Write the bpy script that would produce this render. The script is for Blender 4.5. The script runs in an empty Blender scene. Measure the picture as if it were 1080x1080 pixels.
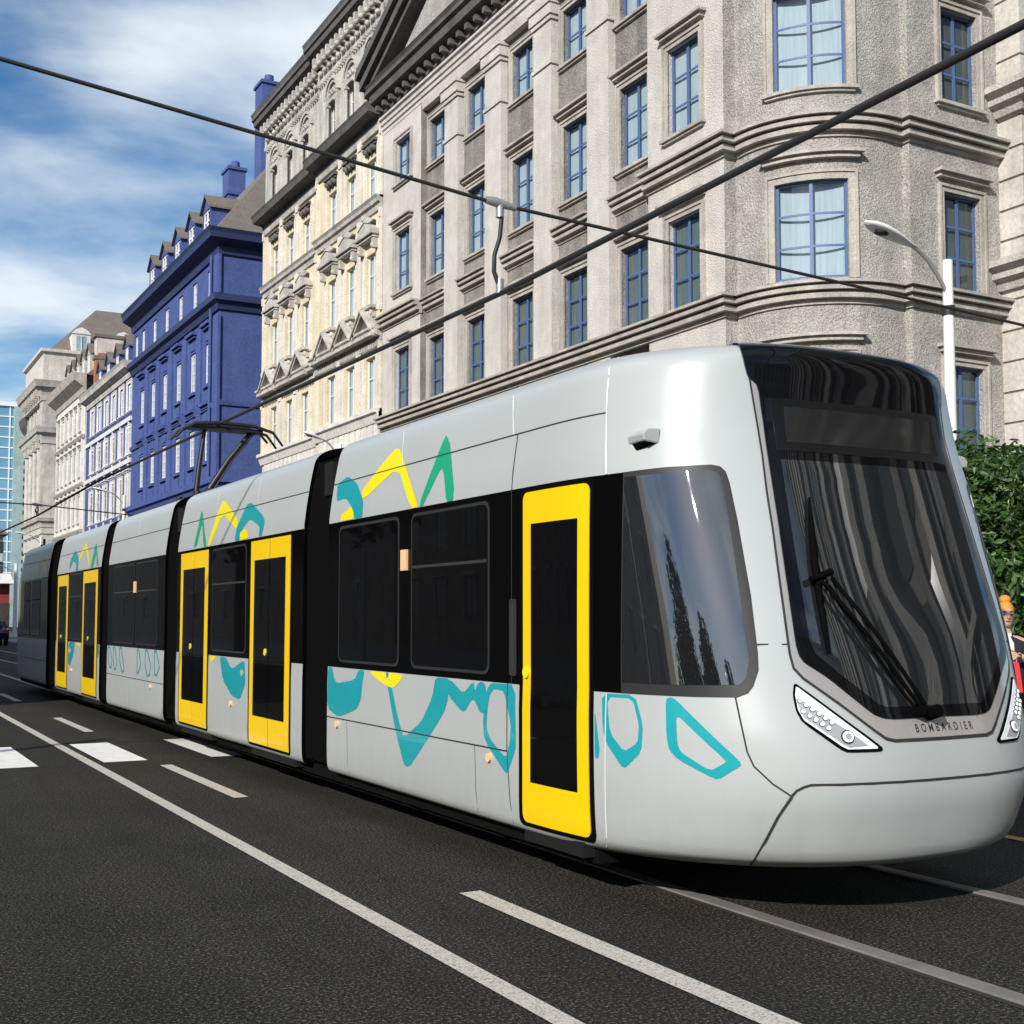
import bpy, bmesh, math, random
from mathutils import Vector, Matrix, noise
random.seed(7)
SC = bpy.context.scene
COL = SC.collection
PI = math.pi

# ------------------------------------------------------------------ helpers
def lin(c):
    def f(x):
        x /= 255.0
        return x/12.92 if x <= 0.04045 else ((x+0.055)/1.055)**2.4
    return tuple(f(x) for x in c)

class MB:
    """collects faces, builds ONE mesh object"""
    def __init__(self):
        self.v = []; self.f = []; self.m = []; self.n = None; self.s = []
    def add(self, vs, fs, m=0, smooth=False):
        b = len(self.v)
        self.v.extend(vs)
        for f in fs:
            self.f.append([b+i for i in f]); self.m.append(m); self.s.append(smooth)
    def quad(self, a, b, c, d, m=0): self.add([a, b, c, d], [(0, 1, 2, 3)], m)
    def box(self, x0, x1, y0, y1, z0, z1, m=0):
        v = [(x0,y0,z0),(x1,y0,z0),(x1,y1,z0),(x0,y1,z0),(x0,y0,z1),(x1,y0,z1),(x1,y1,z1),(x0,y1,z1)]
        self.add(v, [(0,3,2,1),(4,5,6,7),(0,1,5,4),(1,2,6,5),(2,3,7,6),(3,0,4,7)], m)
    def mbox(self, F, u0, u1, d0, d1, z0, z1, m=0, nu=1):
        """box in facade coordinates (u along, d outward, z up) mapped by F(u,d)->(x,y)"""
        vs = []; fs = []
        for i in range(nu+1):
            u = u0+(u1-u0)*i/nu
            for (d, z) in ((d0,z0),(d1,z0),(d1,z1),(d0,z1)):
                x, y = F(u, d); vs.append((x, y, z))
        for i in range(nu):
            a = i*4; b = a+4
            for k in range(4):
                k2 = (k+1) % 4
                fs.append((a+k, b+k, b+k2, a+k2))
        fs.append((0,1,2,3)); fs.append((nu*4+3,nu*4+2,nu*4+1,nu*4))
        self.add(vs, fs, m)
    def mprism(self, F, poly, d0, d1, m=0):
        """polygon in (u,z) extruded between d0 and d1"""
        n = len(poly); vs = []
        for d in (d0, d1):
            for (u, z) in poly:
                x, y = F(u, d); vs.append((x, y, z))
        fs = [tuple(range(n)), tuple(range(2*n-1, n-1, -1))]
        for i in range(n):
            j = (i+1) % n; fs.append((i, j, n+j, n+i))
        self.add(vs, fs, m)
    def tube(self, pts, r, seg=8, m=0, smooth=True, cap=True):
        pts = [Vector(p) for p in pts]; n = len(pts)
        rs = r if isinstance(r, (list, tuple)) else [r]*n
        vs = []; fs = []; prev = None
        for i, p in enumerate(pts):
            t = (pts[min(i+1, n-1)]-pts[max(i-1, 0)]).normalized()
            up = Vector((0,0,1)) if abs(t.z) < .95 else Vector((1,0,0))
            if prev is None: a = t.cross(up).normalized()
            else:
                a = (prev - t*prev.dot(t))
                a = a.normalized() if a.length > 1e-6 else t.cross(up).normalized()
            prev = a; b = t.cross(a)
            for k in range(seg):
                th = 2*PI*k/seg
                vs.append(tuple(p+(a*math.cos(th)+b*math.sin(th))*rs[i]))
        for i in range(n-1):
            for k in range(seg):
                k2 = (k+1) % seg
                fs.append((i*seg+k, i*seg+k2, (i+1)*seg+k2, (i+1)*seg+k))
        self.add(vs, fs, m, smooth)
        if cap:
            self.add([vs[k] for k in range(seg)], [tuple(range(seg))], m)
            self.add([vs[(n-1)*seg+k] for k in range(seg)], [tuple(range(seg))], m)
    def cyl(self, p0, p1, r, seg=16, m=0): self.tube([p0, p1], r, seg, m)
    def sphere(self, c, r, m=0, seg=12, rings=8, sc=(1,1,1)):
        vs = []; fs = []
        for i in range(rings+1):
            th = PI*i/rings
            for k in range(seg):
                ph = 2*PI*k/seg
                vs.append((c[0]+r*sc[0]*math.sin(th)*math.cos(ph), c[1]+r*sc[1]*math.sin(th)*math.sin(ph), c[2]+r*sc[2]*math.cos(th)))
        for i in range(rings):
            for k in range(seg):
                k2 = (k+1) % seg
                fs.append((i*seg+k, (i+1)*seg+k, (i+1)*seg+k2, i*seg+k2))
        self.add(vs, fs, m, True)
    def mesh(self, name, mats):
        me = bpy.data.meshes.new(name)
        me.from_pydata([tuple(v) for v in self.v], [], self.f)
        for m in mats: me.materials.append(m)
        me.polygons.foreach_set('material_index', self.m)
        me.polygons.foreach_set('use_smooth', self.s)
        me.update()
        return me
    def build(self, name, mats, parent=None, loc=None, recalc=True):
        if not isinstance(mats, (list, tuple)): mats = [mats]
        me = self.mesh(name, mats)
        if recalc:
            bm = bmesh.new(); bm.from_mesh(me)
            bmesh.ops.recalc_face_normals(bm, faces=bm.faces); bm.to_mesh(me); bm.free()
        o = bpy.data.objects.new(name, me); COL.objects.link(o)
        if parent: o.parent = parent
        if loc: o.location = loc
        return o

def tag(o, label=None, cat=None, group=None, kind=None):
    if label: o['label'] = label
    if cat: o['category'] = cat
    if group: o['group'] = group
    if kind: o['kind'] = kind
    return o
def empty(name, loc, label, cat, group=None):
    o = bpy.data.objects.new(name, None); COL.objects.link(o)
    o.location = loc; o.empty_display_size = .3
    return tag(o, label, cat, group)
def hold(o, parent):
    """parent keeping the world position the mesh was built in"""
    o.parent = parent; o.matrix_parent_inverse = Matrix.Translation(-Vector(parent.location))
    return o
class Thing:
    """an Empty at the base of a thing; parts are built in world coordinates"""
    def __init__(self, name, loc, label, cat, group=None):
        self.e = empty(name, loc, label, cat, group)
    def part(self, name, mb, mats, recalc=True, label=None):
        o = mb.build(name, mats, None, None, recalc); hold(o, self.e)
        if label: o['label'] = label
        return o
def sub(o, parent):
    o.parent = parent
    o.matrix_parent_inverse = Matrix.Identity(4)
    return o

# ------------------------------------------------------------------ materials
def mat(name, col, rough=.6, metal=0., spec=.5, coat=0., bump=None, var=None, em=None, cr=.03):
    """bump=(scale,strength,dist[,detail])  var=(scale,amount[,stretch])"""
    m = bpy.data.materials.new(name); m.use_nodes = True
    nt = m.node_tree; p = nt.nodes['Principled BSDF']
    p.inputs['Base Color'].default_value = (*col, 1); p.inputs['Roughness'].default_value = rough
    p.inputs['Metallic'].default_value = metal; p.inputs['Specular IOR Level'].default_value = spec
    p.inputs['Coat Weight'].default_value = coat; p.inputs['Coat Roughness'].default_value = cr
    tc = nt.nodes.new('ShaderNodeNewGeometry')
    if var:
        mp = nt.nodes.new('ShaderNodeMapping'); nt.links.new(tc.outputs['Position'], mp.inputs[0])
        st = var[2] if len(var) > 2 else (1,1,1); mp.inputs['Scale'].default_value = st
        n = nt.nodes.new('ShaderNodeTexNoise'); n.inputs['Scale'].default_value = var[0]; n.inputs['Detail'].default_value = 6; n.inputs['Roughness'].default_value = .65
        nt.links.new(mp.outputs[0], n.inputs['Vector'])
        r = nt.nodes.new('ShaderNodeMapRange'); r.inputs['From Min'].default_value = .3; r.inputs['From Max'].default_value = .7
        r.inputs['To Min'].default_value = 1-var[1]; r.inputs['To Max'].default_value = 1+var[1]*.5
        nt.links.new(n.outputs['Fac'], r.inputs['Value'])
        mx = nt.nodes.new('ShaderNodeMix'); mx.data_type = 'RGBA'; mx.blend_type = 'MULTIPLY'; mx.inputs[0].default_value = 1
        mx.inputs[6].default_value = (*col, 1); nt.links.new(r.outputs[0], mx.inputs[7])
        nt.links.new(mx.outputs[2], p.inputs['Base Color'])
    if bump:
        n = nt.nodes.new('ShaderNodeTexNoise'); n.inputs['Scale'].default_value = bump[0]; n.inputs['Detail'].default_value = bump[3] if len(bump) > 3 else 3
        nt.links.new(tc.outputs['Position'], n.inputs['Vector'])
        b = nt.nodes.new('ShaderNodeBump'); b.inputs['Strength'].default_value = bump[1]; b.inputs['Distance'].default_value = bump[2]
        nt.links.new(n.outputs['Fac'], b.inputs['Height']); nt.links.new(b.outputs[0], p.inputs['Normal'])
    if em:
        p.inputs['Emission Color'].default_value = (*em[0], 1); p.inputs['Emission Strength'].default_value = em[1]
    return m

def window_glass(name, tint=(.8,.85,.85), rough=.0, f0=1.6, wav=0.):
    m = bpy.data.materials.new(name); m.use_nodes = True; nt = m.node_tree; nt.nodes.clear()
    out = nt.nodes.new('ShaderNodeOutputMaterial'); mx = nt.nodes.new('ShaderNodeMixShader')
    t = nt.nodes.new('ShaderNodeBsdfTransparent'); t.inputs[0].default_value = (*tint, 1)
    g = nt.nodes.new('ShaderNodeBsdfGlossy'); g.inputs['Roughness'].default_value = rough; g.inputs[0].default_value = (.9,.95,1,1)
    lw = nt.nodes.new('ShaderNodeLayerWeight'); lw.inputs['Blend'].default_value = .5      # facing = 1-|cos|, the same from both sides
    pw = nt.nodes.new('ShaderNodeMath'); pw.operation = 'POWER'; pw.inputs[1].default_value = 5; nt.links.new(lw.outputs['Facing'], pw.inputs[0])
    r0 = ((f0-1)/(f0+1))**2*2
    fr = nt.nodes.new('ShaderNodeMath'); fr.operation = 'MULTIPLY_ADD'; fr.inputs[1].default_value = 1-r0; fr.inputs[2].default_value = r0; nt.links.new(pw.outputs[0], fr.inputs[0])
    if wav:
        geo = nt.nodes.new('ShaderNodeNewGeometry'); n = nt.nodes.new('ShaderNodeTexNoise'); n.inputs['Scale'].default_value = 1.1
        b = nt.nodes.new('ShaderNodeBump'); b.inputs['Strength'].default_value = wav; b.inputs['Distance'].default_value = .02
        nt.links.new(geo.outputs['Position'], n.inputs['Vector']); nt.links.new(n.outputs['Fac'], b.inputs['Height'])
        nt.links.new(b.outputs[0], g.inputs['Normal'])
    nt.links.new(fr.outputs[0], mx.inputs[0]); nt.links.new(t.outputs[0], mx.inputs[1]); nt.links.new(g.outputs[0], mx.inputs[2])
    nt.links.new(mx.outputs[0], out.inputs[0])
    return m

def asphalt():
    m = mat('asphalt', (.05,.05,.05), .85, spec=.22)
    nt = m.node_tree; p = nt.nodes['Principled BSDF']; geo = nt.nodes.new('ShaderNodeNewGeometry')
    def nz(s, d=2, r=.5):
        n = nt.nodes.new('ShaderNodeTexNoise'); n.inputs['Scale'].default_value = s; n.inputs['Detail'].default_value = d; n.inputs['Roughness'].default_value = r
        nt.links.new(geo.outputs['Position'], n.inputs['Vector']); return n
    fine = nz(62, 4, .75); big = nz(.7, 5, .6)
    vor = nt.nodes.new('ShaderNodeTexVoronoi'); vor.inputs['Scale'].default_value = 120; nt.links.new(geo.outputs['Position'], vor.inputs['Vector'])
    r = nt.nodes.new('ShaderNodeValToRGB')
    r.color_ramp.elements[0].position = .35; r.color_ramp.elements[0].color = (.004,.0037,.003,1)
    r.color_ramp.elements[1].position = .74; r.color_ramp.elements[1].color = (.24,.215,.17,1)
    e = r.color_ramp.elements.new(.52); e.color = (.019,.0175,.0148,1)
    nt.links.new(fine.outputs['Fac'], r.inputs[0])
    mr = nt.nodes.new('ShaderNodeMapRange'); mr.inputs['From Min'].default_value = .3; mr.inputs['From Max'].default_value = .7; mr.inputs['To Min'].default_value = .78; mr.inputs['To Max'].default_value = 1.25
    nt.links.new(big.outputs['Fac'], mr.inputs[0])
    # wheel tracks and old patches running along the street
    sep = nt.nodes.new('ShaderNodeMapping'); sep.inputs['Scale'].default_value = (1.6,.06,1); nt.links.new(geo.outputs['Position'], sep.inputs[0])
    tr = nt.nodes.new('ShaderNodeTexNoise'); tr.inputs['Scale'].default_value = 1.2; tr.inputs['Detail'].default_value = 3; nt.links.new(sep.outputs[0], tr.inputs['Vector'])
    mr2 = nt.nodes.new('ShaderNodeMapRange'); mr2.inputs['From Min'].default_value = .35; mr2.inputs['From Max'].default_value = .65; mr2.inputs['To Min'].default_value = .82; mr2.inputs['To Max'].default_value = 1.15
    nt.links.new(tr.outputs['Fac'], mr2.inputs[0])
    mul = nt.nodes.new('ShaderNodeMath'); mul.operation = 'MULTIPLY'; nt.links.new(mr.outputs[0], mul.inputs[0]); nt.links.new(mr2.outputs[0], mul.inputs[1])
    mx = nt.nodes.new('ShaderNodeMix'); mx.data_type = 'RGBA'; mx.blend_type = 'MULTIPLY'; mx.inputs[0].default_value = 1
    nt.links.new(r.outputs[0], mx.inputs[6]); nt.links.new(mul.outputs[0], mx.inputs[7]); nt.links.new(mx.outputs[2], p.inputs['Base Color'])
    b = nt.nodes.new('ShaderNodeBump'); b.inputs['Strength'].default_value = .8; b.inputs['Distance'].default_value = .006
    ad = nt.nodes.new('ShaderNodeMath'); nt.links.new(fine.outputs['Fac'], ad.inputs[0]); nt.links.new(vor.outputs['Distance'], ad.inputs[1])
    nt.links.new(ad.outputs[0], b.inputs['Height']); nt.links.new(b.outputs[0], p.inputs['Normal'])
    return m

def road_paint(name, col):
    m = mat(name, col, .7); nt = m.node_tree; p = nt.nodes['Principled BSDF']; geo = nt.nodes.new('ShaderNodeNewGeometry')
    n = nt.nodes.new('ShaderNodeTexNoise'); n.inputs['Scale'].default_value = 90; n.inputs['Detail'].default_value = 3
    nt.links.new(geo.outputs['Position'], n.inputs['Vector'])
    r = nt.nodes.new('ShaderNodeValToRGB'); r.color_ramp.elements[0].position = .30; r.color_ramp.elements[0].color = (col[0]*.35,col[1]*.34,col[2]*.32,1)
    r.color_ramp.elements[1].position = .52; r.color_ramp.elements[1].color = (*col,1)
    nt.links.new(n.outputs['Fac'], r.inputs[0]); nt.links.new(r.outputs[0], p.inputs['Base Color'])
    b = nt.nodes.new('ShaderNodeBump'); b.inputs['Strength'].default_value = .6; b.inputs['Distance'].default_value = .004
    nt.links.new(n.outputs['Fac'], b.inputs['Height']); nt.links.new(b.outputs[0], p.inputs['Normal'])
    return m

def stone(name, col, lo=.72, bump=(9,.6,.03), stain=.35, brick=None, speck=(.8,1.12)):
    """render/stone: mottled, with vertical rain streaks and a rough face"""
    m = mat(name, col, .85, spec=.3); nt = m.node_tree; p = nt.nodes['Principled BSDF']; geo = nt.nodes.new('ShaderNodeNewGeometry')
    def nz(s, d, st=(1,1,1)):
        mp = nt.nodes.new('ShaderNodeMapping'); mp.inputs['Scale'].default_value = st; nt.links.new(geo.outputs['Position'], mp.inputs[0])
        n = nt.nodes.new('ShaderNodeTexNoise'); n.inputs['Scale'].default_value = s; n.inputs['Detail'].default_value = d; n.inputs['Roughness'].default_value = .65
        nt.links.new(mp.outputs[0], n.inputs['Vector']); return n
    a = nz(1.3, 6); b_ = nz(2.2, 4, (1,1,.12)); c = nz(bump[0], 4)
    def rng(n, lo_, hi_, f0=.3, f1=.7):
        r = nt.nodes.new('ShaderNodeMapRange'); r.inputs['From Min'].default_value = f0; r.inputs['From Max'].default_value = f1
        r.inputs['To Min'].default_value = lo_; r.inputs['To Max'].default_value = hi_; nt.links.new(n.outputs['Fac'], r.inputs[0]); return r
    m1 = rng(a, lo, 1.12); m2 = rng(b_, 1-stain, 1.05); m3 = rng(c, *speck)
    mu = nt.nodes.new('ShaderNodeMath'); mu.operation = 'MULTIPLY'; nt.links.new(m1.outputs[0], mu.inputs[0]); nt.links.new(m2.outputs[0], mu.inputs[1])
    mv = nt.nodes.new('ShaderNodeMath'); mv.operation = 'MULTIPLY'; nt.links.new(mu.outputs[0], mv.inputs[0]); nt.links.new(m3.outputs[0], mv.inputs[1])
    mx = nt.nodes.new('ShaderNodeMix'); mx.data_type = 'RGBA'; mx.blend_type = 'MULTIPLY'; mx.inputs[0].default_value = 1; mx.inputs[6].default_value = (*col,1)
    nt.links.new(mv.outputs[0], mx.inputs[7]); nt.links.new(mx.outputs[2], p.inputs['Base Color'])
    b = nt.nodes.new('ShaderNodeBump'); b.inputs['Strength'].default_value = bump[1]; b.inputs['Distance'].default_value = bump[2]
    nt.links.new(c.outputs['Fac'], b.inputs['Height']); nt.links.new(b.outputs[0], p.inputs['Normal'])
    return m

M = {}
M['silver'] = mat('tram_silver_paint', (.395,.418,.414), .36, .0, .4, coat=.35, cr=.16, var=(1.1,.035))
def grime(m):
    nt=m.node_tree; p=nt.nodes['Principled BSDF']; lk=[l for l in nt.links if l.to_socket==p.inputs['Base Color']][0]; src=lk.from_socket
    geo=nt.nodes.new('ShaderNodeNewGeometry'); sx=nt.nodes.new('ShaderNodeSeparateXYZ'); nt.links.new(geo.outputs['Position'],sx.inputs[0])
    r=nt.nodes.new('ShaderNodeMapRange'); r.inputs['From Min'].default_value=.28; r.inputs['From Max'].default_value=.85; r.inputs['To Min'].default_value=.55; r.inputs['To Max'].default_value=0; nt.links.new(sx.outputs[2],r.inputs[0])
    mp=nt.nodes.new('ShaderNodeMapping'); mp.inputs['Scale'].default_value=(1,1,.25); nt.links.new(geo.outputs['Position'],mp.inputs[0])
    n=nt.nodes.new('ShaderNodeTexNoise'); n.inputs['Scale'].default_value=7; n.inputs['Detail'].default_value=7; n.inputs['Roughness'].default_value=.7; nt.links.new(mp.outputs[0],n.inputs['Vector'])
    q=nt.nodes.new('ShaderNodeMath'); q.operation='MULTIPLY'; nt.links.new(r.outputs[0],q.inputs[0]); nt.links.new(n.outputs['Fac'],q.inputs[1])
    mx=nt.nodes.new('ShaderNodeMix'); mx.data_type='RGBA'; nt.links.new(q.outputs[0],mx.inputs[0]); nt.links.new(src,mx.inputs[6]); mx.inputs[7].default_value=(.19,.175,.15,1)
    nt.links.new(mx.outputs[2],p.inputs['Base Color'])
    a=nt.nodes.new('ShaderNodeMath'); a.operation='MULTIPLY_ADD'; a.inputs[1].default_value=.6; a.inputs[2].default_value=.34; nt.links.new(q.outputs[0],a.inputs[0]); nt.links.new(a.outputs[0],p.inputs['Roughness'])
grime(M['silver'])
M['black_gloss'] = mat('black_gloss_panel', (.002,.002,.002), .12, 0, .10)
M['windshield'] = mat('tinted_windscreen', (.012,.014,.016), .015, 0, 1.0)
M['windshield'].node_tree.nodes['Principled BSDF'].inputs['IOR'].default_value = 1.6
M['side_glass'] = mat('dark_side_glass', (.003,.003,.0035), .02, 0, .28)
M['tint'] = mat('tinted_screen_border', (.004,.004,.005), .03, 0, .3)
M['cab_glass'] = mat('cab_side_glass', (.01,.011,.013), .01, 0, 1.0)
M['cab_glass'].node_tree.nodes['Principled BSDF'].inputs['IOR'].default_value = 1.9
M['rubber'] = mat('black_rubber', (.0025,.0025,.0025), .8, spec=.04)
M['seam'] = mat('panel_gap', (.02,.02,.02), .8)
M['seam_light'] = mat('panel_gap_light', (.75,.77,.77), .35)  # seam edges catching the light, painted as pale strips
M['frame_grey'] = mat('window_frame_grey', (.028,.028,.029), .45, spec=.2)
M['yellow'] = mat('door_yellow', (.80,.52,.003), .32, 0, .4, coat=.3)
M['g_yellow'] = mat('graphic_yellow', (.82,.70,.01), .3, coat=.5)
M['g_teal'] = mat('graphic_teal', (.012,.30,.34), .3, coat=.5)
M['g_green'] = mat('graphic_green', (.012,.33,.17), .3, coat=.5)
M['underframe'] = mat('underframe_black', (.004,.004,.004), .8, spec=.1, bump=(20,.3,.01))
M['step'] = mat('door_step_grey', (.012,.0115,.0115), .7, spec=.2)
M['chrome'] = mat('headlight_reflector', (.42,.43,.44), .35, .3)
M['lamp_white'] = mat('lamp_white', (.82,.84,.86), .15, coat=1.0)
M['led'] = mat('led_lens', (.9,.92,.95), .05, coat=1.0, em=((1,1,1),.25))
M['orange'] = mat('marker_orange', (.80,.50,.26), .35)
M['surround'] = mat('screen_surround_grey', (.37,.35,.34), .22, .25, .5, coat=.8)
M['steel'] = mat('dark_steel', (.03,.03,.032), .45, .5)
M['galv'] = mat('galvanised_steel', (.42,.42,.41), .45, .6)
M['pole_white'] = mat('white_pole_paint', (.78,.78,.76), .4)
M['cable'] = mat('overhead_cable', (.035,.033,.031), .5, .3)
M['screen'] = mat('display_screen', (.014,.0145,.015), .10, spec=.3)
M['screen_frame'] = mat('display_frame', (.002,.002,.002), .3)
M['cavity'] = mat('dark_interior', (.006,.006,.006), .9)
# ------------------------------------------------------------------ tram surface
XC, YS = 5.175, 6.6
KN = [(0.26,.288,1.34,4.88,2.2),(0.30,.315,1.38,4.77,2.3),(.36,.365,1.395,4.69,2.5),(.5,.5,1.40,4.65,2.7),(.72,.72,1.40,4.61,2.9),(.93,.93,1.40,4.63,3.0),
(1.05,1.05,1.40,4.67,3.05),(1.2,1.2,1.395,4.72,3.1),(1.6,1.6,1.395,4.84,3.2),(2.0,2.0,1.395,4.97,3.2),(2.4,2.4,1.395,5.09,3.1),(2.7,2.7,1.36,5.165,3.0),
(2.9,2.9,1.325,5.19,3.0),(3.05,3.04,1.29,5.20,3.0),(3.17,3.11,1.225,5.22,2.8),(3.3,3.16,1.10,5.36,2.6),(3.5,3.205,.75,5.9,2.4),(3.7,3.225,.02,6.5,2.0)]
_vs = [k[0] for k in KN]
def _slopes(c):
    n = len(KN); d = [(KN[i+1][c]-KN[i][c])/(_vs[i+1]-_vs[i]) for i in range(n-1)]
    m = [d[0]]
    for i in range(1, n-1):
        m.append(0 if d[i-1]*d[i] <= 0 else 2*d[i-1]*d[i]/(d[i-1]+d[i]))
    return m+[d[-1]]
_sl = [_slopes(c) for c in range(1, 5)]
def prof(v):
    v = min(max(v, _vs[0]), _vs[-1]); i = 0
    while i < len(_vs)-2 and v > _vs[i+1]: i += 1
    h = _vs[i+1]-_vs[i]; s = (v-_vs[i])/h
    a = 2*s**3-3*s*s+1; b = s**3-2*s*s+s; c = -2*s**3+3*s*s; d = s**3-s*s
    return [a*KN[i][k]+b*h*_sl[k-1][i]+c*KN[i+1][k]+d*h*_sl[k-1][i+1] for k in (1,2,3,4)]
_TS=[0.]; _TT=[0.]; _px=-1.4; _py=0.
for _i in range(1, 4001):
    _u=_i/4000; _th=PI/2*(3*_u*_u-2*_u**3)
    _x=-1.4*max(math.cos(_th),0)**(2/3); _y=1.75*math.sin(_th)**(2/3)
    _TS.append(_TS[-1]+math.hypot(_x-_px,_y-_py)); _TT.append(_th); _px,_py=_x,_y
LL=_TS[-1]; TC=YS-LL
import bisect
def TH(s):
    i=min(max(bisect.bisect_left(_TS,s),1),len(_TS)-1)
    a,b=_TS[i-1],_TS[i]
    return _TT[i-1]+(_TT[i]-_TT[i-1])*((s-a)/(b-a) if b>a else 0)
def surf(t, v):
    """point and horizontal plan normal of the tram shell"""
    z,w,yc,n = prof(v)
    if t >= YS: return Vector((XC-w,t,z)), Vector((-1,0,0))
    sg=-1; s=YS-t
    if s>LL: sg=1; s=2*LL-s
    if s<0: return Vector((XC+w,YS-s,z)), Vector((1,0,0))
    th=TH(s); D=YS-yc
    xr=1.4*max(math.cos(th),0)**(2/3); yr=1.75*math.sin(th)**(2/3)
    k=((xr/w)**n+(yr/D)**n)**(-1/n); xr*=k; yr*=k
    nx=sg*((xr/w)**(n-1))/w; ny=-((yr/D)**(n-1))/D
    return Vector((XC+sg*xr, YS-yr, z)), Vector((nx,ny,0)).normalized()
def surfn(t, v):
    p, h = surf(t, v); e=.012
    v0=max(v-e,.262); v1=min(v+e,3.69)
    dv = surf(t,v1)[0]-surf(t,v0)[0]
    tg = Vector((-h.y,h.x,0))
    n = tg.cross(dv)
    if n.length < 1e-9: return p, Vector((0,0,1))
    n.normalize()
    if n.dot(h) < -1e-6 or (abs(n.dot(h)) < .02 and n.z < 0): n = -n
    return p, n
TCUT=[]
for _k in range(-46, 47): TCUT.append(TC+_k*LL/46*1.0)
VCUT=[.30,.33,.36,.42,.5,.6,.72,.82,.93,1.05,1.2,1.35,1.5,1.7,1.9,2.1,2.3,2.45,2.6,2.7,2.78,2.84,2.9,2.95,3.0,3.05,3.09,3.13,3.17,3.21,3.25,3.3,3.36,3.42,3.5,3.6]

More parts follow.
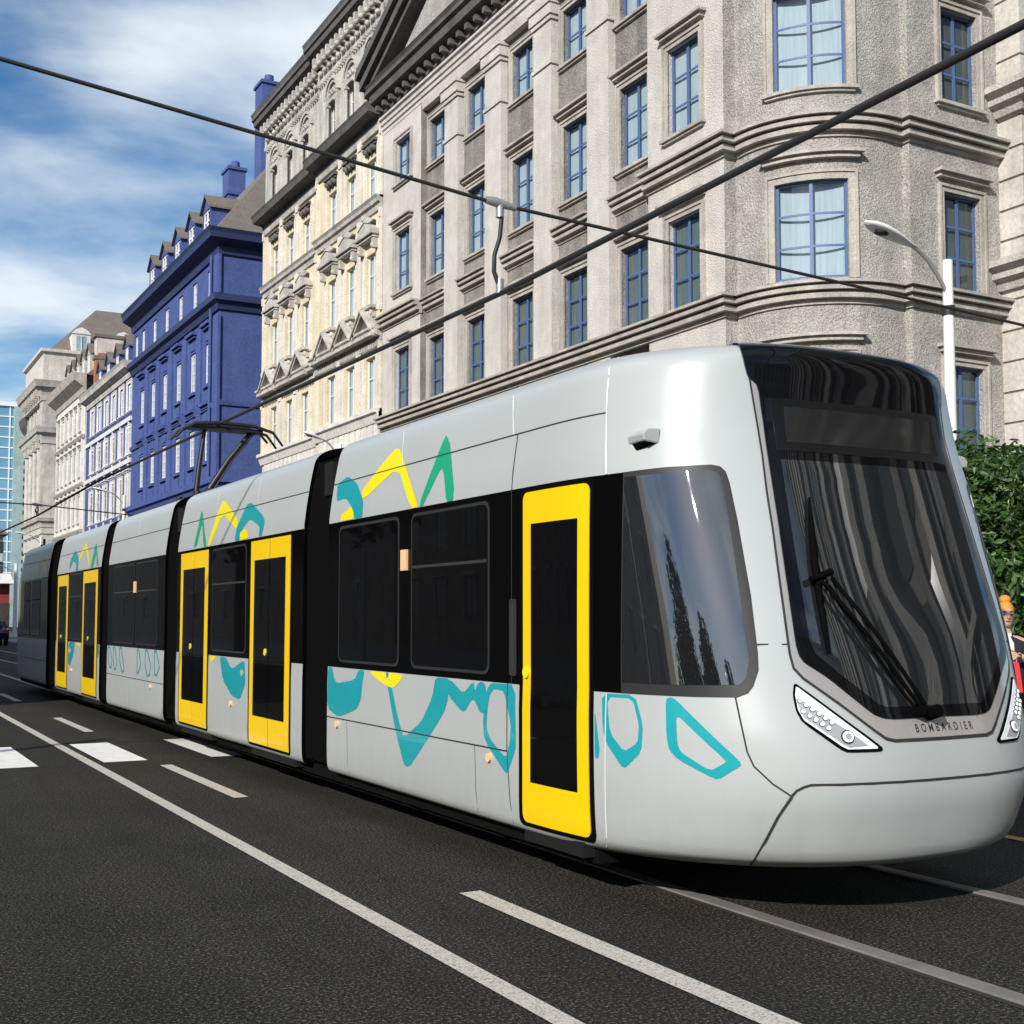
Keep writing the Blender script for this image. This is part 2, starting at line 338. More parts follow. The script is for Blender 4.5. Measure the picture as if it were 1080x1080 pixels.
class Shell:
    """patches on the tram surface with analytic normals"""
    def __init__(self, flip=None):
        self.v=[]; self.n=[]; self.f=[]; self.m=[]; self.flip=flip
    def _pt(self, t, v, off):
        p, n = surfn(t, v); p = p+n*off
        if self.flip is not None: p = Vector((p.x, self.flip-p.y, p.z)); n = Vector((n.x,-n.y,n.z))
        return p, n
    def grid(self, ts, vs, off=0, m=0):
        b=len(self.v)
        for t in ts:
            for v in vs:
                p,n=self._pt(t,v,off); self.v.append(p); self.n.append(n)
        k=len(vs)
        for i in range(len(ts)-1):
            for j in range(k-1):
                self.f.append((b+i*k+j,b+i*k+j+1,b+(i+1)*k+j+1,b+(i+1)*k+j)); self.m.append(m)
    def patch(self, outer, off=.003, m=0, holes=(), rim=True, both=False, dense=True):
        if both: self.patch([(2*TC-t,v) for t,v in outer], off, m, [[(2*TC-t,v) for t,v in h] for h in holes], rim, False, dense)
        bm=bmesh.new(); es=[]
        for loop in [outer]+list(holes):
            vs=[bm.verts.new((t,v,0)) for t,v in loop]
            for i in range(len(vs)): es.append(bm.edges.new((vs[i],vs[(i+1)%len(vs)])))
        bmesh.ops.triangle_fill(bm, edges=es, use_beauty=True)
        t0=min(p[0] for p in outer); t1=max(p[0] for p in outer); v0=min(p[1] for p in outer); v1=max(p[1] for p in outer)
        if dense and (t0<YS):
            for c in TCUT:
                if t0<c<t1: bmesh.ops.bisect_plane(bm, geom=bm.verts[:]+bm.edges[:]+bm.faces[:], plane_co=(c,0,0), plane_no=(1,0,0), dist=1e-6)
        for c in VCUT:
            if v0<c<v1 and (c<.9 or c>2.3 or t0<YS): bmesh.ops.bisect_plane(bm, geom=bm.verts[:]+bm.edges[:]+bm.faces[:], plane_co=(0,c,0), plane_no=(0,1,0), dist=1e-6)
        bm.verts.index_update(); b=len(self.v)
        for w in bm.verts:
            p,n=self._pt(w.co.x,w.co.y,off); self.v.append(p); self.n.append(n)
        for f in bm.faces:
            self.f.append(tuple(b+x.index for x in f.verts)); self.m.append(m)
        if rim and off>.0015:
            for e in bm.edges:
                if len(e.link_faces)==1:
                    q=[]; f=e.link_faces[0]; fc=f.calc_center_median()
                    a,c=e.verts; d=(c.co-a.co); nn=Vector((d.y,-d.x,0)); 
                    if nn.dot((a.co+c.co)/2-fc)<0: nn=-nn
                    k=len(self.v)
                    pa,na=self._pt(a.co.x,a.co.y,off); pb,nb=self._pt(c.co.x,c.co.y,off)
                    qa,_=self._pt(a.co.x,a.co.y,0); qb,_=self._pt(c.co.x,c.co.y,0)
                    rn=(pb-pa).cross(na)
                    rn=rn.normalized() if rn.length>1e-9 else na
                    self.v+= [pa,pb,qb,qa]; self.n+=[rn]*4; self.f.append((k,k+1,k+2,k+3)); self.m.append(m)
        bm.free()
    def line(self, pts, w=.008, off=.0015, m=0, both=False):
        if both: self.line([(2*TC-t,v) for t,v in pts], w, off, m)
        P=[]
        for i in range(len(pts)-1):
            (a,b),(c,d)=pts[i],pts[i+1]; k=max(1,int(math.hypot(c-a,d-b)/.12)) if min(a,c)<YS or abs(d-b)>.02 else 1
            for j in range(k): P.append((a+(c-a)*j/k,b+(d-b)*j/k))
        P.append(pts[-1]); b0=len(self.v)
        for i,(t,v) in enumerate(P):
            a=P[max(i-1,0)]; c=P[min(i+1,len(P)-1)]
            d=Vector((c[0]-a[0],c[1]-a[1])); d.normalize(); nn=Vector((-d.y,d.x))*w/2
            for s in (1,-1):
                p,n=self._pt(t+nn.x*s,v+nn.y*s,off); self.v.append(p); self.n.append(n)
        for i in range(len(P)-1):
            self.f.append((b0+2*i,b0+2*i+1,b0+2*i+3,b0+2*i+2)); self.m.append(m)
    def raw(self, mb_v, mb_f, m=0):
        """flat faces with their own normals"""
        for f in mb_f:
            ps=[Vector(mb_v[i]) for i in f]; n=(ps[1]-ps[0]).cross(ps[2]-ps[0])
            n = n.normalized() if n.length>0 else Vector((0,0,1))
            k=len(self.v); self.v+=ps; self.n+=[n]*len(ps); self.f.append(tuple(range(k,k+len(ps)))); self.m.append(m)
    def build(self, name, mats, th=None, parent=None):
        if not isinstance(mats,(list,tuple)): mats=[mats]
        fs=[]; ms=[]
        for f,m in zip(self.f,self.m):
            ps=[self.v[i] for i in f]; n=(ps[1]-ps[0]).cross(ps[2]-ps[1])
            if n.length < 1e-12 and len(ps)>3: n=(ps[2]-ps[0]).cross(ps[3]-ps[0])
            avg=sum((self.n[i] for i in f),Vector())
            if n.dot(avg)<0: f=tuple(reversed(f))
            fs.append(f); ms.append(m)
        me=bpy.data.meshes.new(name); me.from_pydata([tuple(p) for p in self.v],[],fs)
        for x in mats: me.materials.append(x)
        me.polygons.foreach_set('material_index',ms); me.polygons.foreach_set('use_smooth',[True]*len(fs))
        me.update(); me.validate()
        if len(me.vertices)==len(self.n): me.normals_split_custom_set_from_vertices([tuple(n) for n in self.n])
        o=bpy.data.objects.new(name,me); COL.objects.link(o)
        if th is not None: hold(o, th.e)
        if parent is not None: sub(o, parent)
        return o

def rrect(t0,t1,v0,v1,r=.05,k=4):
    pts=[]
    for (cx,cy,a0) in ((t1-r,v1-r,0),(t0+r,v1-r,90),(t0+r,v0+r,180),(t1-r,v0+r,270)):
        for i in range(k+1):
            a=math.radians(a0+90*i/k); pts.append((cx+r*math.cos(a),cy+r*math.sin(a)))
    return pts
def smooth(pts,k=3,closed=True):
    """Chaikin corner rounding, small"""
    for _ in range(k):
        q=[]; n=len(pts)
        for i in range(n):
            a=pts[i]; b=pts[(i+1)%n]
            q.append((a[0]*.85+b[0]*.15,a[1]*.85+b[1]*.15)); q.append((a[0]*.15+b[0]*.85,a[1]*.15+b[1]*.85))
        pts=q
        if len(pts)>60: break
    return pts

# ------------------------------------------------------------------ tram
tram = Thing('tram', (XC, 17.8, 0), 'long light-grey low-floor tram with yellow doors, teal and yellow zigzag graphics and a black windscreen', 'tram')
CABM = dict(silver=0, black=1, seam=2, seaml=3, teal=4, yellow=5, green=6)
CABMATS = [M['silver'],M['black_gloss'],M['seam'],M['seam_light'],M['g_teal'],M['g_yellow'],M['g_green']]
V_FULL=[.26,.28]+VCUT+[3.65,3.69]
FLIP = 35.6                       # mirrors the cab to the rear end
MODS=[(10.05,None),(10.69,15.27),(15.90,19.50),(20.10,24.30),(25.4,None)]

def module_ends(sh, y):
    vs=V_FULL
    a=[surf(y,v)[0] for v in vs]; b=[Vector((2*XC-p.x,p.y,p.z)) for p in a]
    for i in range(len(vs)-1): sh.raw([a[i],a[i+1],b[i+1],b[i]],[(0,1,2,3)],1)

G1=[('teal',[(9.933,2.597),(9.964,2.748),(9.746,2.797),(9.509,2.715),(9.316,2.557),(9.291,2.417),(9.472,2.414),(9.522,2.504),(9.714,2.607)]),
('yellow',[(9.801,2.416),(9.754,2.475),(9.564,2.524),(9.502,2.479),(9.472,2.414)]),
('yellow',[(9.380,2.639),(8.823,2.918),(8.697,2.903),(8.206,2.412),(8.341,2.412),(8.685,2.762),(9.322,2.555)]),
('green',[(8.207,2.414),(7.934,2.867),(7.901,2.909),(7.802,2.828),(7.645,2.505),(7.647,2.412),(7.748,2.412),(7.819,2.591),(7.888,2.679),(8.131,2.416)]),
('teal',[(10.04,1.185),(9.946,1.185),(9.903,1.103),(9.819,1.055),(9.427,1.100),(9.357,1.182),(9.227,1.185),(9.254,1.108),(9.288,0.950),(9.376,0.866),(9.780,0.775),(10.045,0.835)]),
('yellow',[(9.145,1.185),(8.475,1.185),(8.522,1.129),(8.647,1.071),(8.782,1.086),(8.980,1.131)]),
('teal',[(8.808,1.185),(8.732,1.185),(8.537,0.826),(8.444,0.719),(8.139,0.855),(7.953,1.046),(7.917,1.185),(7.684,1.185),(7.705,1.040),(7.770,0.940),(8.306,0.537),(8.381,0.509),(8.441,0.523),(8.588,0.738)]),
('teal',[(7.70,1.175),(7.648,1.168),(7.472,1.095),(7.333,1.182),(7.301,1.119),(7.272,1.166),(7.225,1.185),(7.173,1.180),(7.106,1.056),(7.145,0.981),(7.232,0.985),(7.296,1.054),(7.345,1.061),(7.447,0.976),(7.502,0.976),(7.70,1.069)]),
('teal',[(5.885,1.10),(5.843,0.880),(5.850,0.828),(5.87,0.815),(5.885,.83)])]
R1=[([(7.132,1.145),(7.076,1.184),(6.760,1.185),(6.745,0.800),(6.788,0.727),(6.850,0.634),(6.886,0.630),(7.105,0.768),(7.172,0.834),(7.184,0.942)],
     [(7.091,1.111),(7.035,1.147),(6.903,1.139),(6.806,0.934),(6.824,0.828),(6.872,0.719),(7.086,0.823),(7.137,0.891),(7.125,1.001)]),
    ([(5.825,1.182),(5.572,1.185),(5.516,1.029),(5.528,0.882),(5.637,0.789),(5.668,0.790),(5.786,0.910),(5.813,0.983)],
     [(5.781,1.164),(5.588,1.165),(5.542,1.027),(5.552,0.929),(5.648,0.874),(5.757,0.969)]),
    ([(5.375,1.169),(5.348,1.184),(5.315,1.172),(5.158,1.027),(4.996,0.873),(4.991,0.850),(5.088,0.781),(5.115,0.775),(5.310,0.864),(5.355,0.908),(5.370,0.979)],
     [(5.315,1.083),(5.290,1.078),(5.060,0.872),(5.071,0.857),(5.137,0.815),(5.290,0.901),(5.309,0.947)])]
G2=[('green',[(14.533,2.428),(14.464,2.607),(14.431,2.902),(13.961,2.416),(14.084,2.416),(14.300,2.711),(14.393,2.444)]),
('yellow',[(13.926,2.424),(13.653,2.849),(13.570,2.915),(13.407,2.874),(12.804,2.629),(12.840,2.539),(13.467,2.765),(13.781,2.423)]),
('teal',[(12.859,2.414),(12.844,2.550),(12.594,2.793),(12.424,2.789),(11.940,2.608),(11.887,2.547),(11.934,2.414),(12.030,2.420),(12.020,2.517),(12.393,2.621),(12.630,2.536),(12.685,2.414)]),
('yellow',[(12.689,2.417),(12.685,2.499),(12.526,2.529),(12.408,2.482),(12.372,2.420)]),
('yellow',[(13.75,1.184),(13.49,1.184),(13.72,1.10)]),
('teal',[(13.366,1.184),(13.136,1.180),(12.893,1.061),(12.449,1.177),(12.400,0.936),(12.588,0.758),(12.879,0.785),(13.215,0.936)]),
('teal',[(15.25,1.184),(15.245,.80),(15.235,1.05),(15.23,1.184)])]
G4=[('teal',[(23.039,2.462),(23.072,2.619),(22.716,2.799),(22.254,2.640),(22.144,2.417),(22.369,2.414),(22.380,2.535),(22.741,2.605),(22.892,2.527)]),
('yellow',[(22.223,2.639),(21.768,2.912),(21.052,2.511),(21.061,2.420),(21.713,2.782),(22.097,2.565)]),
('green',[(20.990,2.418),(20.864,2.874),(20.332,2.432),(20.458,2.424),(20.669,2.649),(20.786,2.418)]),
('teal',[(22.93,1.184),(22.292,1.184),(22.391,0.979),(22.75,0.771),(22.92,0.80)]),
('yellow',[(22.216,1.184),(21.75,1.184),(21.75,1.128),(21.965,1.123)]),
('teal',[(20.28,1.184),(20.13,1.184),(20.12,1.038),(20.263,0.97)])]
G5=[('yellow',[(26.80,2.43),(26.573,2.916),(25.675,2.60),(25.50,2.43),(25.62,2.43),(26.323,2.787),(26.62,2.45)])]

GLASS_HALF=[(3.966,1.077),(4.216,1.074),(4.288,1.081),(4.339,1.102),(4.560,1.293),(4.670,1.366),(4.696,1.406),(4.710,1.473),(4.727,1.8),(4.741,2.108),(4.753,2.274),(4.782,2.670),(4.804,2.882),(4.869,2.931),(4.895,3.022),(4.905,3.10),(4.912,3.207),(4.93,3.30),(4.96,3.45),(5.0,3.60),(5.02,3.66)]
def mir(h): return h+[(2*TC-t,v) for t,v in reversed(h)]
SURR=[(3.96,.969),(4.245,0.970),(4.295,0.983),(4.348,1.023),(4.520,1.165),(4.683,1.290),(4.727,1.342),(4.741,1.414),(4.750,1.561),(4.765,1.85),(4.775,2.064),(4.792,2.273),(4.802,2.487),(4.823,2.690),(4.861,2.946)]
CABWIN=[(5.82,2.41),(5.671,2.413),(5.368,2.425),(5.115,2.430),(5.062,2.420),(5.030,2.390),(5.010,2.33),(4.972,2.121),(4.919,1.725),(4.897,1.42),(4.897,1.332),(4.925,1.250),(4.951,1.215),(5.002,1.193),(5.228,1.190),(5.82,1.190)]
CABPANE=[(5.66,2.385),(5.507,2.387),(5.13,2.398),(5.085,2.388),(5.058,2.355),(5.040,2.28),(4.999,1.95),(4.960,1.561),(4.940,1.38),(4.958,1.288),(4.990,1.256),(5.284,1.249),(5.66,1.249)]
def cab(flip, graphics, rings):
    c=CABM
    sh=Shell(flip); ts=[10.05 if flip is None else 10.2,9,8,7.2,YS]+[t for t in reversed(TCUT) if t<YS-1e-4 and t>2*TC-YS+1e-4]
    ts+= [2*TC-YS,2*TC-7.2,2*TC-8,2*TC-9,2*TC-(10.05 if flip is None else 10.2)]
    sh.grid(ts, V_FULL, 0, 0)
    # closing strip along the roof ridge is covered by the last row; the floor
    y0=ts[0]
    sh.patch([(y0,1.19),(y0,2.41)]+CABWIN, .003, c['black'], both=True)
    for col,pts in graphics:
        sh.patch(smooth(pts,1), .0022, c[col], rim=False, both=True)
    for o,i in rings: sh.patch(smooth(o,1), .0022, c['teal'], [smooth(i,1)], rim=False, both=True)
    S=lambda p,w=.007,m='seam',off=.0042: sh.line(p,w,off,c[m],both=True)
    S([(y0,2.75),(5.836,2.776)]); S([(6.805,2.765),(6.805,1.19)],.008)
    S([(7.03,3.20),(6.86,2.77)],.010,'seaml'); S([(8.77,3.20),(8.60,2.76)],.008,'seaml')
    S([(5.86,3.22),(5.845,2.9),(5.836,2.777),(5.800,2.414)],.010,'seaml'); S([(5.785,1.184),(5.805,0.402),(5.832,0.313)],.007,'seaml')
    S([(y0,.765),(6.858,.767)],.009); S([(6.858,.767),(6.858,1.19)],.008); S([(6.858,.767),(6.80,.315)],.006)
    S([(7.299,.762),(7.272,.32)],.004); S([(9.588,.762),(9.56,.32)],.004)
    S([(5.011,1.192),(4.991,1.077),(4.963,0.921),(4.934,0.851),(4.851,0.765),(4.767,0.705)],.008)
    S([(4.767,0.705),(4.826,0.596),(4.923,0.345),(4.93,.31)],.011,off=.009)
    sh.line([(4.767,0.705),(4.745,.733),(4.712,0.752),(4.682,0.762),(4.386,0.764),(4.06,0.763),(TC,.763)],.012,.0042,c['seam'],both=True)
    S([(4.901,1.464),(4.713,1.464)],.008)
    o=sh.build('cab_body' , CABMATS, tram)
    # windscreen surround
    s2=Shell(flip); inner=[p for p in GLASS_HALF if p[1]<2.92]
    ring_o=mir(SURR[:-1]+[(4.855,2.92)])
    s2.patch(ring_o, .006, 0)
    s2.line(SURR,.013,.0082,1,both=True); s2.line([(2*TC-3.97,.969),(3.97,.969)],.013,.0082,1)
    s2.line([(4.861,2.946),(4.884,3.035),(4.897,3.163),(4.92,3.30)],.010,.0082,1,both=True)
    sur=s2.build('windscreen_surround',[M['surround'],M['seam']],tram)
    s3=Shell(flip); s3.patch(smooth(mir(GLASS_HALF),1), .014, 0)
    CL=[(3.97,1.135),(4.255,1.135),(4.30,1.15),(4.50,1.315),(4.612,1.415),(4.635,1.48),(4.652,1.8),(4.668,2.1),(4.685,2.46),(3.97,2.46)]
    s3.patch(mir(CL)[:] if False else CL[:-1]+[(2*TC-t,v) for t,v in reversed(CL[:-1])], .0155, 1, rim=False)
    ws=s3.build('windscreen',[M['tint'],M['windshield']],tram)
    # destination display behind the top of the screen
    s4=Shell(flip); s4.patch([(4.72,2.81),(4.70,2.51),(2*TC-4.70,2.51),(2*TC-4.72,2.81)],.0165,0); s4.patch([(4.63,2.765),(4.63,2.56),(2*TC-4.63,2.56),(2*TC-4.63,2.765)],.0185,1)
    s4.build('destination_display',[M['screen_frame'],M['screen']],None,ws)
    # headlights
    for sgn in (0,1):
        mm=(lambda p:p) if sgn==0 else (lambda p:[(2*TC-t,v) for t,v in p])
        hs=Shell(flip)
        HL=[(4.731,1.263),(4.716,1.262),(4.325,0.943),(4.322,0.930),(4.337,0.921),(4.507,0.922),(4.540,0.938),(4.705,1.070),(4.731,1.128),(4.740,1.208)]
        hs.patch(mm(smooth(HL,1)),.008,0)
        HI=[(4.724,1.246),(4.716,1.246),(4.350,0.943),(4.352,.935),(4.503,0.936),(4.532,0.950),(4.698,1.080),(4.722,1.132),(4.730,1.205)]
        hs.patch(mm(HI),.012,1)
        HD=[(4.727,1.185),(4.712,1.185),(4.50,1.03),(4.40,.950),(4.497,.944),(4.528,.960),(4.695,1.09),(4.716,1.135)]
        hs.patch(mm(HD),.014,2)
        h=hs.build('headlight',[M['rubber'],M['lamp_white'],M['chrome']],tram)
        LED=[(4.712,1.177),(4.684,1.155),(4.656,1.133),(4.627,1.111),(4.598,1.089),(4.570,1.067),(4.700,1.123),(4.672,1.102),(4.645,1.081),(4.617,1.060),(4.589,1.039)]
        for k,(t,v) in enumerate(LED+[(4.50,.995)]):
            r=.0135 if k<11 else .034
            sl=Shell(flip); cir=lambda q:mm([(t+q*.98*math.cos(a*PI/7),v+q*math.sin(a*PI/7)) for a in range(14)])
            sl.patch(cir(r),.017,1); sl.patch(cir(r*.80),.023,0)
            if k==11: sl.patch(cir(r*.45),.027,2)
            sl.build('lamp_lens',[M['led'],M['seam'],M['chrome']],None,h)
    # cab side panes
    for sgn in (0,1):
        mm=(lambda p:p) if sgn==0 else (lambda p:[(2*TC-t,v) for t,v in p])
        s5=Shell(flip); s5.patch(mm(CABWIN[1:-1]+[(5.67,1.190)]),.0045,1); s5.patch(mm(CABPANE),.007,0)
        s5.build('cab_side_window',[M['cab_glass'],M['frame_grey']],tram)
    return ws
ws_front=cab(None,G1,R1)
ws_rear=cab(FLIP,[('yellow',[(FLIP-t,v) for t,v in G5[0][1]])],[])

def mid_module(y0,y1,graphics,doors,loops=()):
    c=CABM; sh=Shell()
    sh.grid([y0,y1],V_FULL,0,0); sh.grid([2*TC-y1,2*TC-y0],V_FULL,0,0)
    module_ends(sh,y0); module_ends(sh,y1)
    sh.patch([(y0,1.19),(y1,1.19),(y1,2.41),(y0,2.41)],.003,c['black'],both=True)
    for col,pts in graphics: sh.patch(smooth(pts,1),.0022,c[col],rim=False,both=True)
    for l in loops: sh.line(l,.035,.0022,c['teal'],both=True)
    sh.line([(y0,2.75),(y1,2.75)],.007,.0042,c['seam'],both=True)
    if not doors: sh.line([(y0,.765),(y1,.767)],.008,.0042,c['seam'],both=True)
    n=max(2,int((y1-y0)/1.5))
    for k in range(1,n):
        y=y0+(y1-y0)*k/n; sh.line([(y+.10,3.2),(y,2.76)],.008,.0042,c['seaml'],both=True)
    o=sh.build('body_module',CABMATS,tram)
mid_module(10.69,15.27,G2,True)
def loop(y,w,h=.30,s=0): return [(y+w,1.17),(y+w*.9,.98),(y+w*.35+s,1.17-h),(y-w*.2+s,.86),(y-w*.4,.98),(y+w*.5,1.17),(y+w,1.17)]
mid_module(15.90,19.50,[],False,[loop(19.2,.22),loop(18.85,.2,.33),loop(18.4,.2,.35,-.1),loop(17.25,.18,.33,.1),loop(16.7,.25,.35),loop(16.2,.22,.3,.1)])
mid_module(20.10,24.30,G4,True)

# end walls of the two cab modules
for y in (10.05, FLIP-10.2):
    s=Shell(); module_ends(s,y); s.m=[0]*len(s.m); s.build('end_wall',M['rubber'],tram)
# bellows between modules
for (a,b) in ((10.05,10.69),(15.27,15.90),(19.50,20.10),(24.30,25.40)):
    s=Shell(); n=14; ys=[a+(b-a)*i/n for i in range(n+1)]
    vs=[.30,.42,.6,.93,1.2,1.6,2.0,2.4,2.7,2.84,2.95,3.05]
    for side in (0,1):
        pts=[[surfn(y,v)[0]+surfn(y,v)[1]*(-.07 if i%2 else -.035) for v in vs] for i,y in enumerate(ys)]
        if side: pts=[[Vector((2*XC-p.x,p.y,p.z)) for p in r] for r in pts]
        for i in range(n):
            for j in range(len(vs)-1): s.raw([pts[i][j],pts[i][j+1],pts[i+1][j+1],pts[i+1][j]],[(0,1,2,3)],0)
    z=3.05; s.raw([(3.93,a,z),(6.42,a,z),(6.42,b,z),(3.93,b,z)],[(0,1,2,3)],0)
    s.build('bellows',M['rubber'],tram)
    mb=MB(); mb.box(3.845,3.90,a+.10,a+.30,2.68,2.97)
    if a<16: tram.part('junction_box',mb,M['step'])
# underframe, bogies and wheels
mb=MB(); mb.box(4.15,6.20,6.5,29.2,.12,.30); mb.box(3.90,6.45,6.0,29.8,.20,.30); mb.box(4.3,6.05,5.3,30.4,.24,.30)  # wide near-black box also stands in for the shadow under the sides
tram.part('underframe',mb,M['underframe'])
for y in (7.9,9.4,17.0,18.4,26.2,27.7):
    for x in (4.42,5.93):
        mb=MB(); mb.cyl((x-.07,y,.30),(x+.07,y,.30),.29,20); w=tram.part('wheel',mb,M['steel'])
for y in (8.65,17.7,26.95):
    for x in (4.16,6.11):
        mb=MB(); mb.box(x,x+.08,y-1.1,y+1.1,.15,.28); mb.box(x-.02,x+.1,y-.25,y+.25,.12,.24); tram.part('bogie_frame',mb,M['underframe'])
# roof equipment
for (a,b) in ((7.6,9.4),(11.4,14.2),(16.2,17.2),(21,23.4),(26.5,28.5)):
    mb=MB(); mb.box(4.75,5.6,a,b,3.18,3.29); tram.part('roof_unit',mb,M['frame_grey'])
# passenger windows
def win(t0,t1,z0=1.235,z1=2.37,bar=True):
    for side in (0,1):
        mm=(lambda p:p) if side==0 else (lambda p:[(2*TC-t,v) for t,v in p])
        s=Shell(); s.patch(mm(rrect(t0,t1,z0,z1,.07)),.006,1); s.patch(mm(rrect(t0+.022,t1-.022,z0+.022,z1-.022,.06)),.0085,0)
        if bar: s.patch(mm([(t0+.03,1.985),(t1-.03,1.985),(t1-.03,1.965),(t0+.03,1.965)]),.0105,2)
        s.build('side_window',[M['side_glass'],M['frame_grey'],M['seam']],tram)
win(8.55,9.80,bar=False); win(7.10,8.33); win(12.42,13.70); win(16.30,17.54); win(17.68,19.10); win(21.72,22.90); win(26.3,27.5); win(27.7,28.6)
# doors
def door(t0,t1,double,near=True):
    for side in (0,1):
        mm=(lambda p:p) if side==0 else (lambda p:[(2*TC-t,v) for t,v in p])
        s=Shell(); s.patch(mm(rrect(t0-.035,t1+.055,.33,2.405,.05)),.006,1)
        z0,z1=.36,2.375
        if double:
            c=(t0+t1)/2
            s.patch(mm([(t0,z0),(c-.012,z0),(c-.012,z1),(t0,z1)]),.012,0); s.patch(mm([(c+.012,z0),(t1,z0),(t1,z1),(c+.012,z1)]),.012,0)
        else: s.patch(mm(rrect(t0,t1,z0,z1,.05)),.012,0)
        d=s.build('door',[M['yellow'],M['rubber']],tram)
        if double:
            for a,b in ((t0+.125,c-.010),(c+.010,t1-.125)):
                g=Shell(); g.patch(mm([(a,.635),(b,.635),(b,2.18),(a,2.18)]),.0145,0); g.build('door_glass',M['side_glass'],None,d)
            tb=c+.09
        else:
            g=Shell(); g.patch(mm([(t0+.105,.61),(t1-.10,.61),(t1-.10,2.177),(t0+.105,2.177)]),.0145,0); g.build('door_glass',M['side_glass'],None,d); tb=t1-.05
        g=Shell(); g.patch(mm([(tb+.035*math.cos(a*PI/8),1.27+.035*math.sin(a*PI/8)) for a in range(16)]),.026,0); g.build('door_button',M['g_yellow'],None,d)
        a=surf((t0+t1)/2,.3)[0]
        mb=MB(); mb.box(3.82,3.95,t0-.05+(.16 if not double else 0),t1+.07,.235,.322)
        if side: mb.v=[(2*XC-x,y,z) for x,y,z in mb.v]
        tram.part('door_step',mb,M['step'])
door(5.93,6.645,False); door(11.03,12.24,True); door(13.85,15.06,True); door(20.32,21.56,True); door(23.03,24.12,True)
# small recessed handle panel beside the front door
s=Shell(); s.patch(rrect(6.745,6.835,1.24,1.72,.02),.0055,0); s.patch(rrect(6.765,6.815,1.27,1.69,.015),.0075,1); s.build('grab_recess',[M['frame_grey'],M['seam']],tram)
# side markers and reflectors
for t in (8.44,17.61): 
    for side in (0,1):
        s=Shell(); q=[(t-.05,1.955),(t+.05,1.955),(t+.05,2.11),(t-.05,2.11)]
        s.patch(q if side==0 else [(2*TC-a,b) for a,b in q],.022,0); s.build('side_marker',M['orange'],tram)
for t,z in ((9.80,.715),(7.09,.705),(12.9,.70),(22.6,.70),(16.6,.70)):
    for side in (0,1):
        s=Shell(); q=[(t+.028*math.cos(a*PI/6),z+.03*math.sin(a*PI/6)) for a in range(12)]
        s.patch(q if side==0 else [(2*TC-a,b) for a,b in q],.02,0); s.build('reflector',M['orange'],tram)
# camera pods above the cab windows
for side in (0,1):
    for fl in (None,FLIP):
        p=surf(5.545,2.60)[0]; x=p.x; y=p.y
        mb=MB()
        mb.v=[]; L_=[(-.10,0),(.12,0)]
        vs=[(x+.04,y-.085,2.565),(x-.055,y-.085,2.575),(x-.065,y-.085,2.615),(x-.03,y-.085,2.645),(x+.05,y-.085,2.65),
            (x+.04,y+.085,2.565),(x-.045,y+.085,2.572),(x-.055,y+.085,2.612),(x-.02,y+.085,2.643),(x+.05,y+.085,2.65)]
        mb.add(vs,[(0,1,2,3,4),(9,8,7,6,5),(0,5,6,1),(1,6,7,2),(2,7,8,3),(3,8,9,4)],0)
        mb.add([(x+.04,y-.07,2.564),(x-.045,y-.07,2.572),(x-.03,y+.03,2.525),(x+.04,y+.03,2.52),(x-.035,y+.08,2.570),(x+.04,y+.08,2.563)],[(0,1,2,3),(1,4,2),(3,2,4,5)],1)
        if side: mb.v=[(2*XC-a,b,c) for a,b,c in mb.v]
        if fl: mb.v=[(a,fl-b,c) for a,b,c in mb.v]
        o=tram.part('camera_pod',mb,[M['silver'],M['rubber']])
        bv=o.modifiers.new('b','BEVEL'); bv.width=.008; bv.segments=2; bv.limit_method='ANGLE'
# wipers
def wiper(fl):
    mb=MB()
    def W(t,v,o):
        p,n=surfn(t,v); p=p+n*o
        if fl: p=Vector((p.x,fl-p.y,p.z))
        return p
    for dt,o in ((0,.045),(.06,.045)):
        mb.tube([W(4.02+dt*.8+(4.48+dt*1.6-4.02-dt*.8)*k/8,1.10+dt*.2+(1.80+dt*.35-1.10-dt*.2)*k/8,o+.03*math.sin(PI*k/8)) for k in range(9)],.011,6)
    mb.tube([W(4.10+.40*k/6,1.10+.66*k/6,.045) for k in range(7)],.007,6)
    mb.tube([W(4.61-.13*k/2,1.785+.045*k/2,.055) for k in range(3)],.020,6)
    mb.cyl(W(4.0,1.09,.01),W(4.0,1.09,.09),.035,12); mb.cyl(W(4.09,1.10,.01),W(4.09,1.10,.08),.025,12)
    n=9; mb.tube([W(4.537+.012*k/n+.02*math.sin(PI*k/n),2.243-.83*k/n,.035) for k in range(n+1)],[.006,.012,.017,.02,.022,.022,.02,.018,.016,.012],6)
    o=tram.part('wiper',mb,M['rubber']); return o
wiper(None); wiper(FLIP)
# maker's lettering on the panel under the windscreen (a text laid on the curved panel)
def lettering(txt,t0,t1,v0,v1,fl=None):
    cu=bpy.data.curves.new('lettering','FONT'); cu.body=txt; cu.size=1; cu.space_character=1.75; cu.offset=.010
    to=bpy.data.objects.new('tmp_text',cu); COL.objects.link(to)
    dg=bpy.context.evaluated_depsgraph_get(); me=bpy.data.meshes.new_from_object(to.evaluated_get(dg))
    bpy.data.objects.remove(to)
    xs=[v.co.x for v in me.vertices]; ys=[v.co.y for v in me.vertices]; x0,x1,y0,y1=min(xs),max(xs),min(ys),max(ys)
    for v in me.vertices:
        t=t0+(t1-t0)*(v.co.x-x0)/(x1-x0); w=v0+(v1-v0)*(v.co.y-y0)/(y1-y0)
        p,n=surfn(t,w); p=p+n*.0085
        if fl: p=Vector((p.x,fl-p.y,p.z))
        v.co=p
    me.materials.clear(); me.materials.append(M['seam']); me.name='lettering'
    o=bpy.data.objects.new('lettering',me); COL.objects.link(o); hold(o,tram.e)
lettering('BOMBARDIER',4.103,3.715,1.003,1.045)
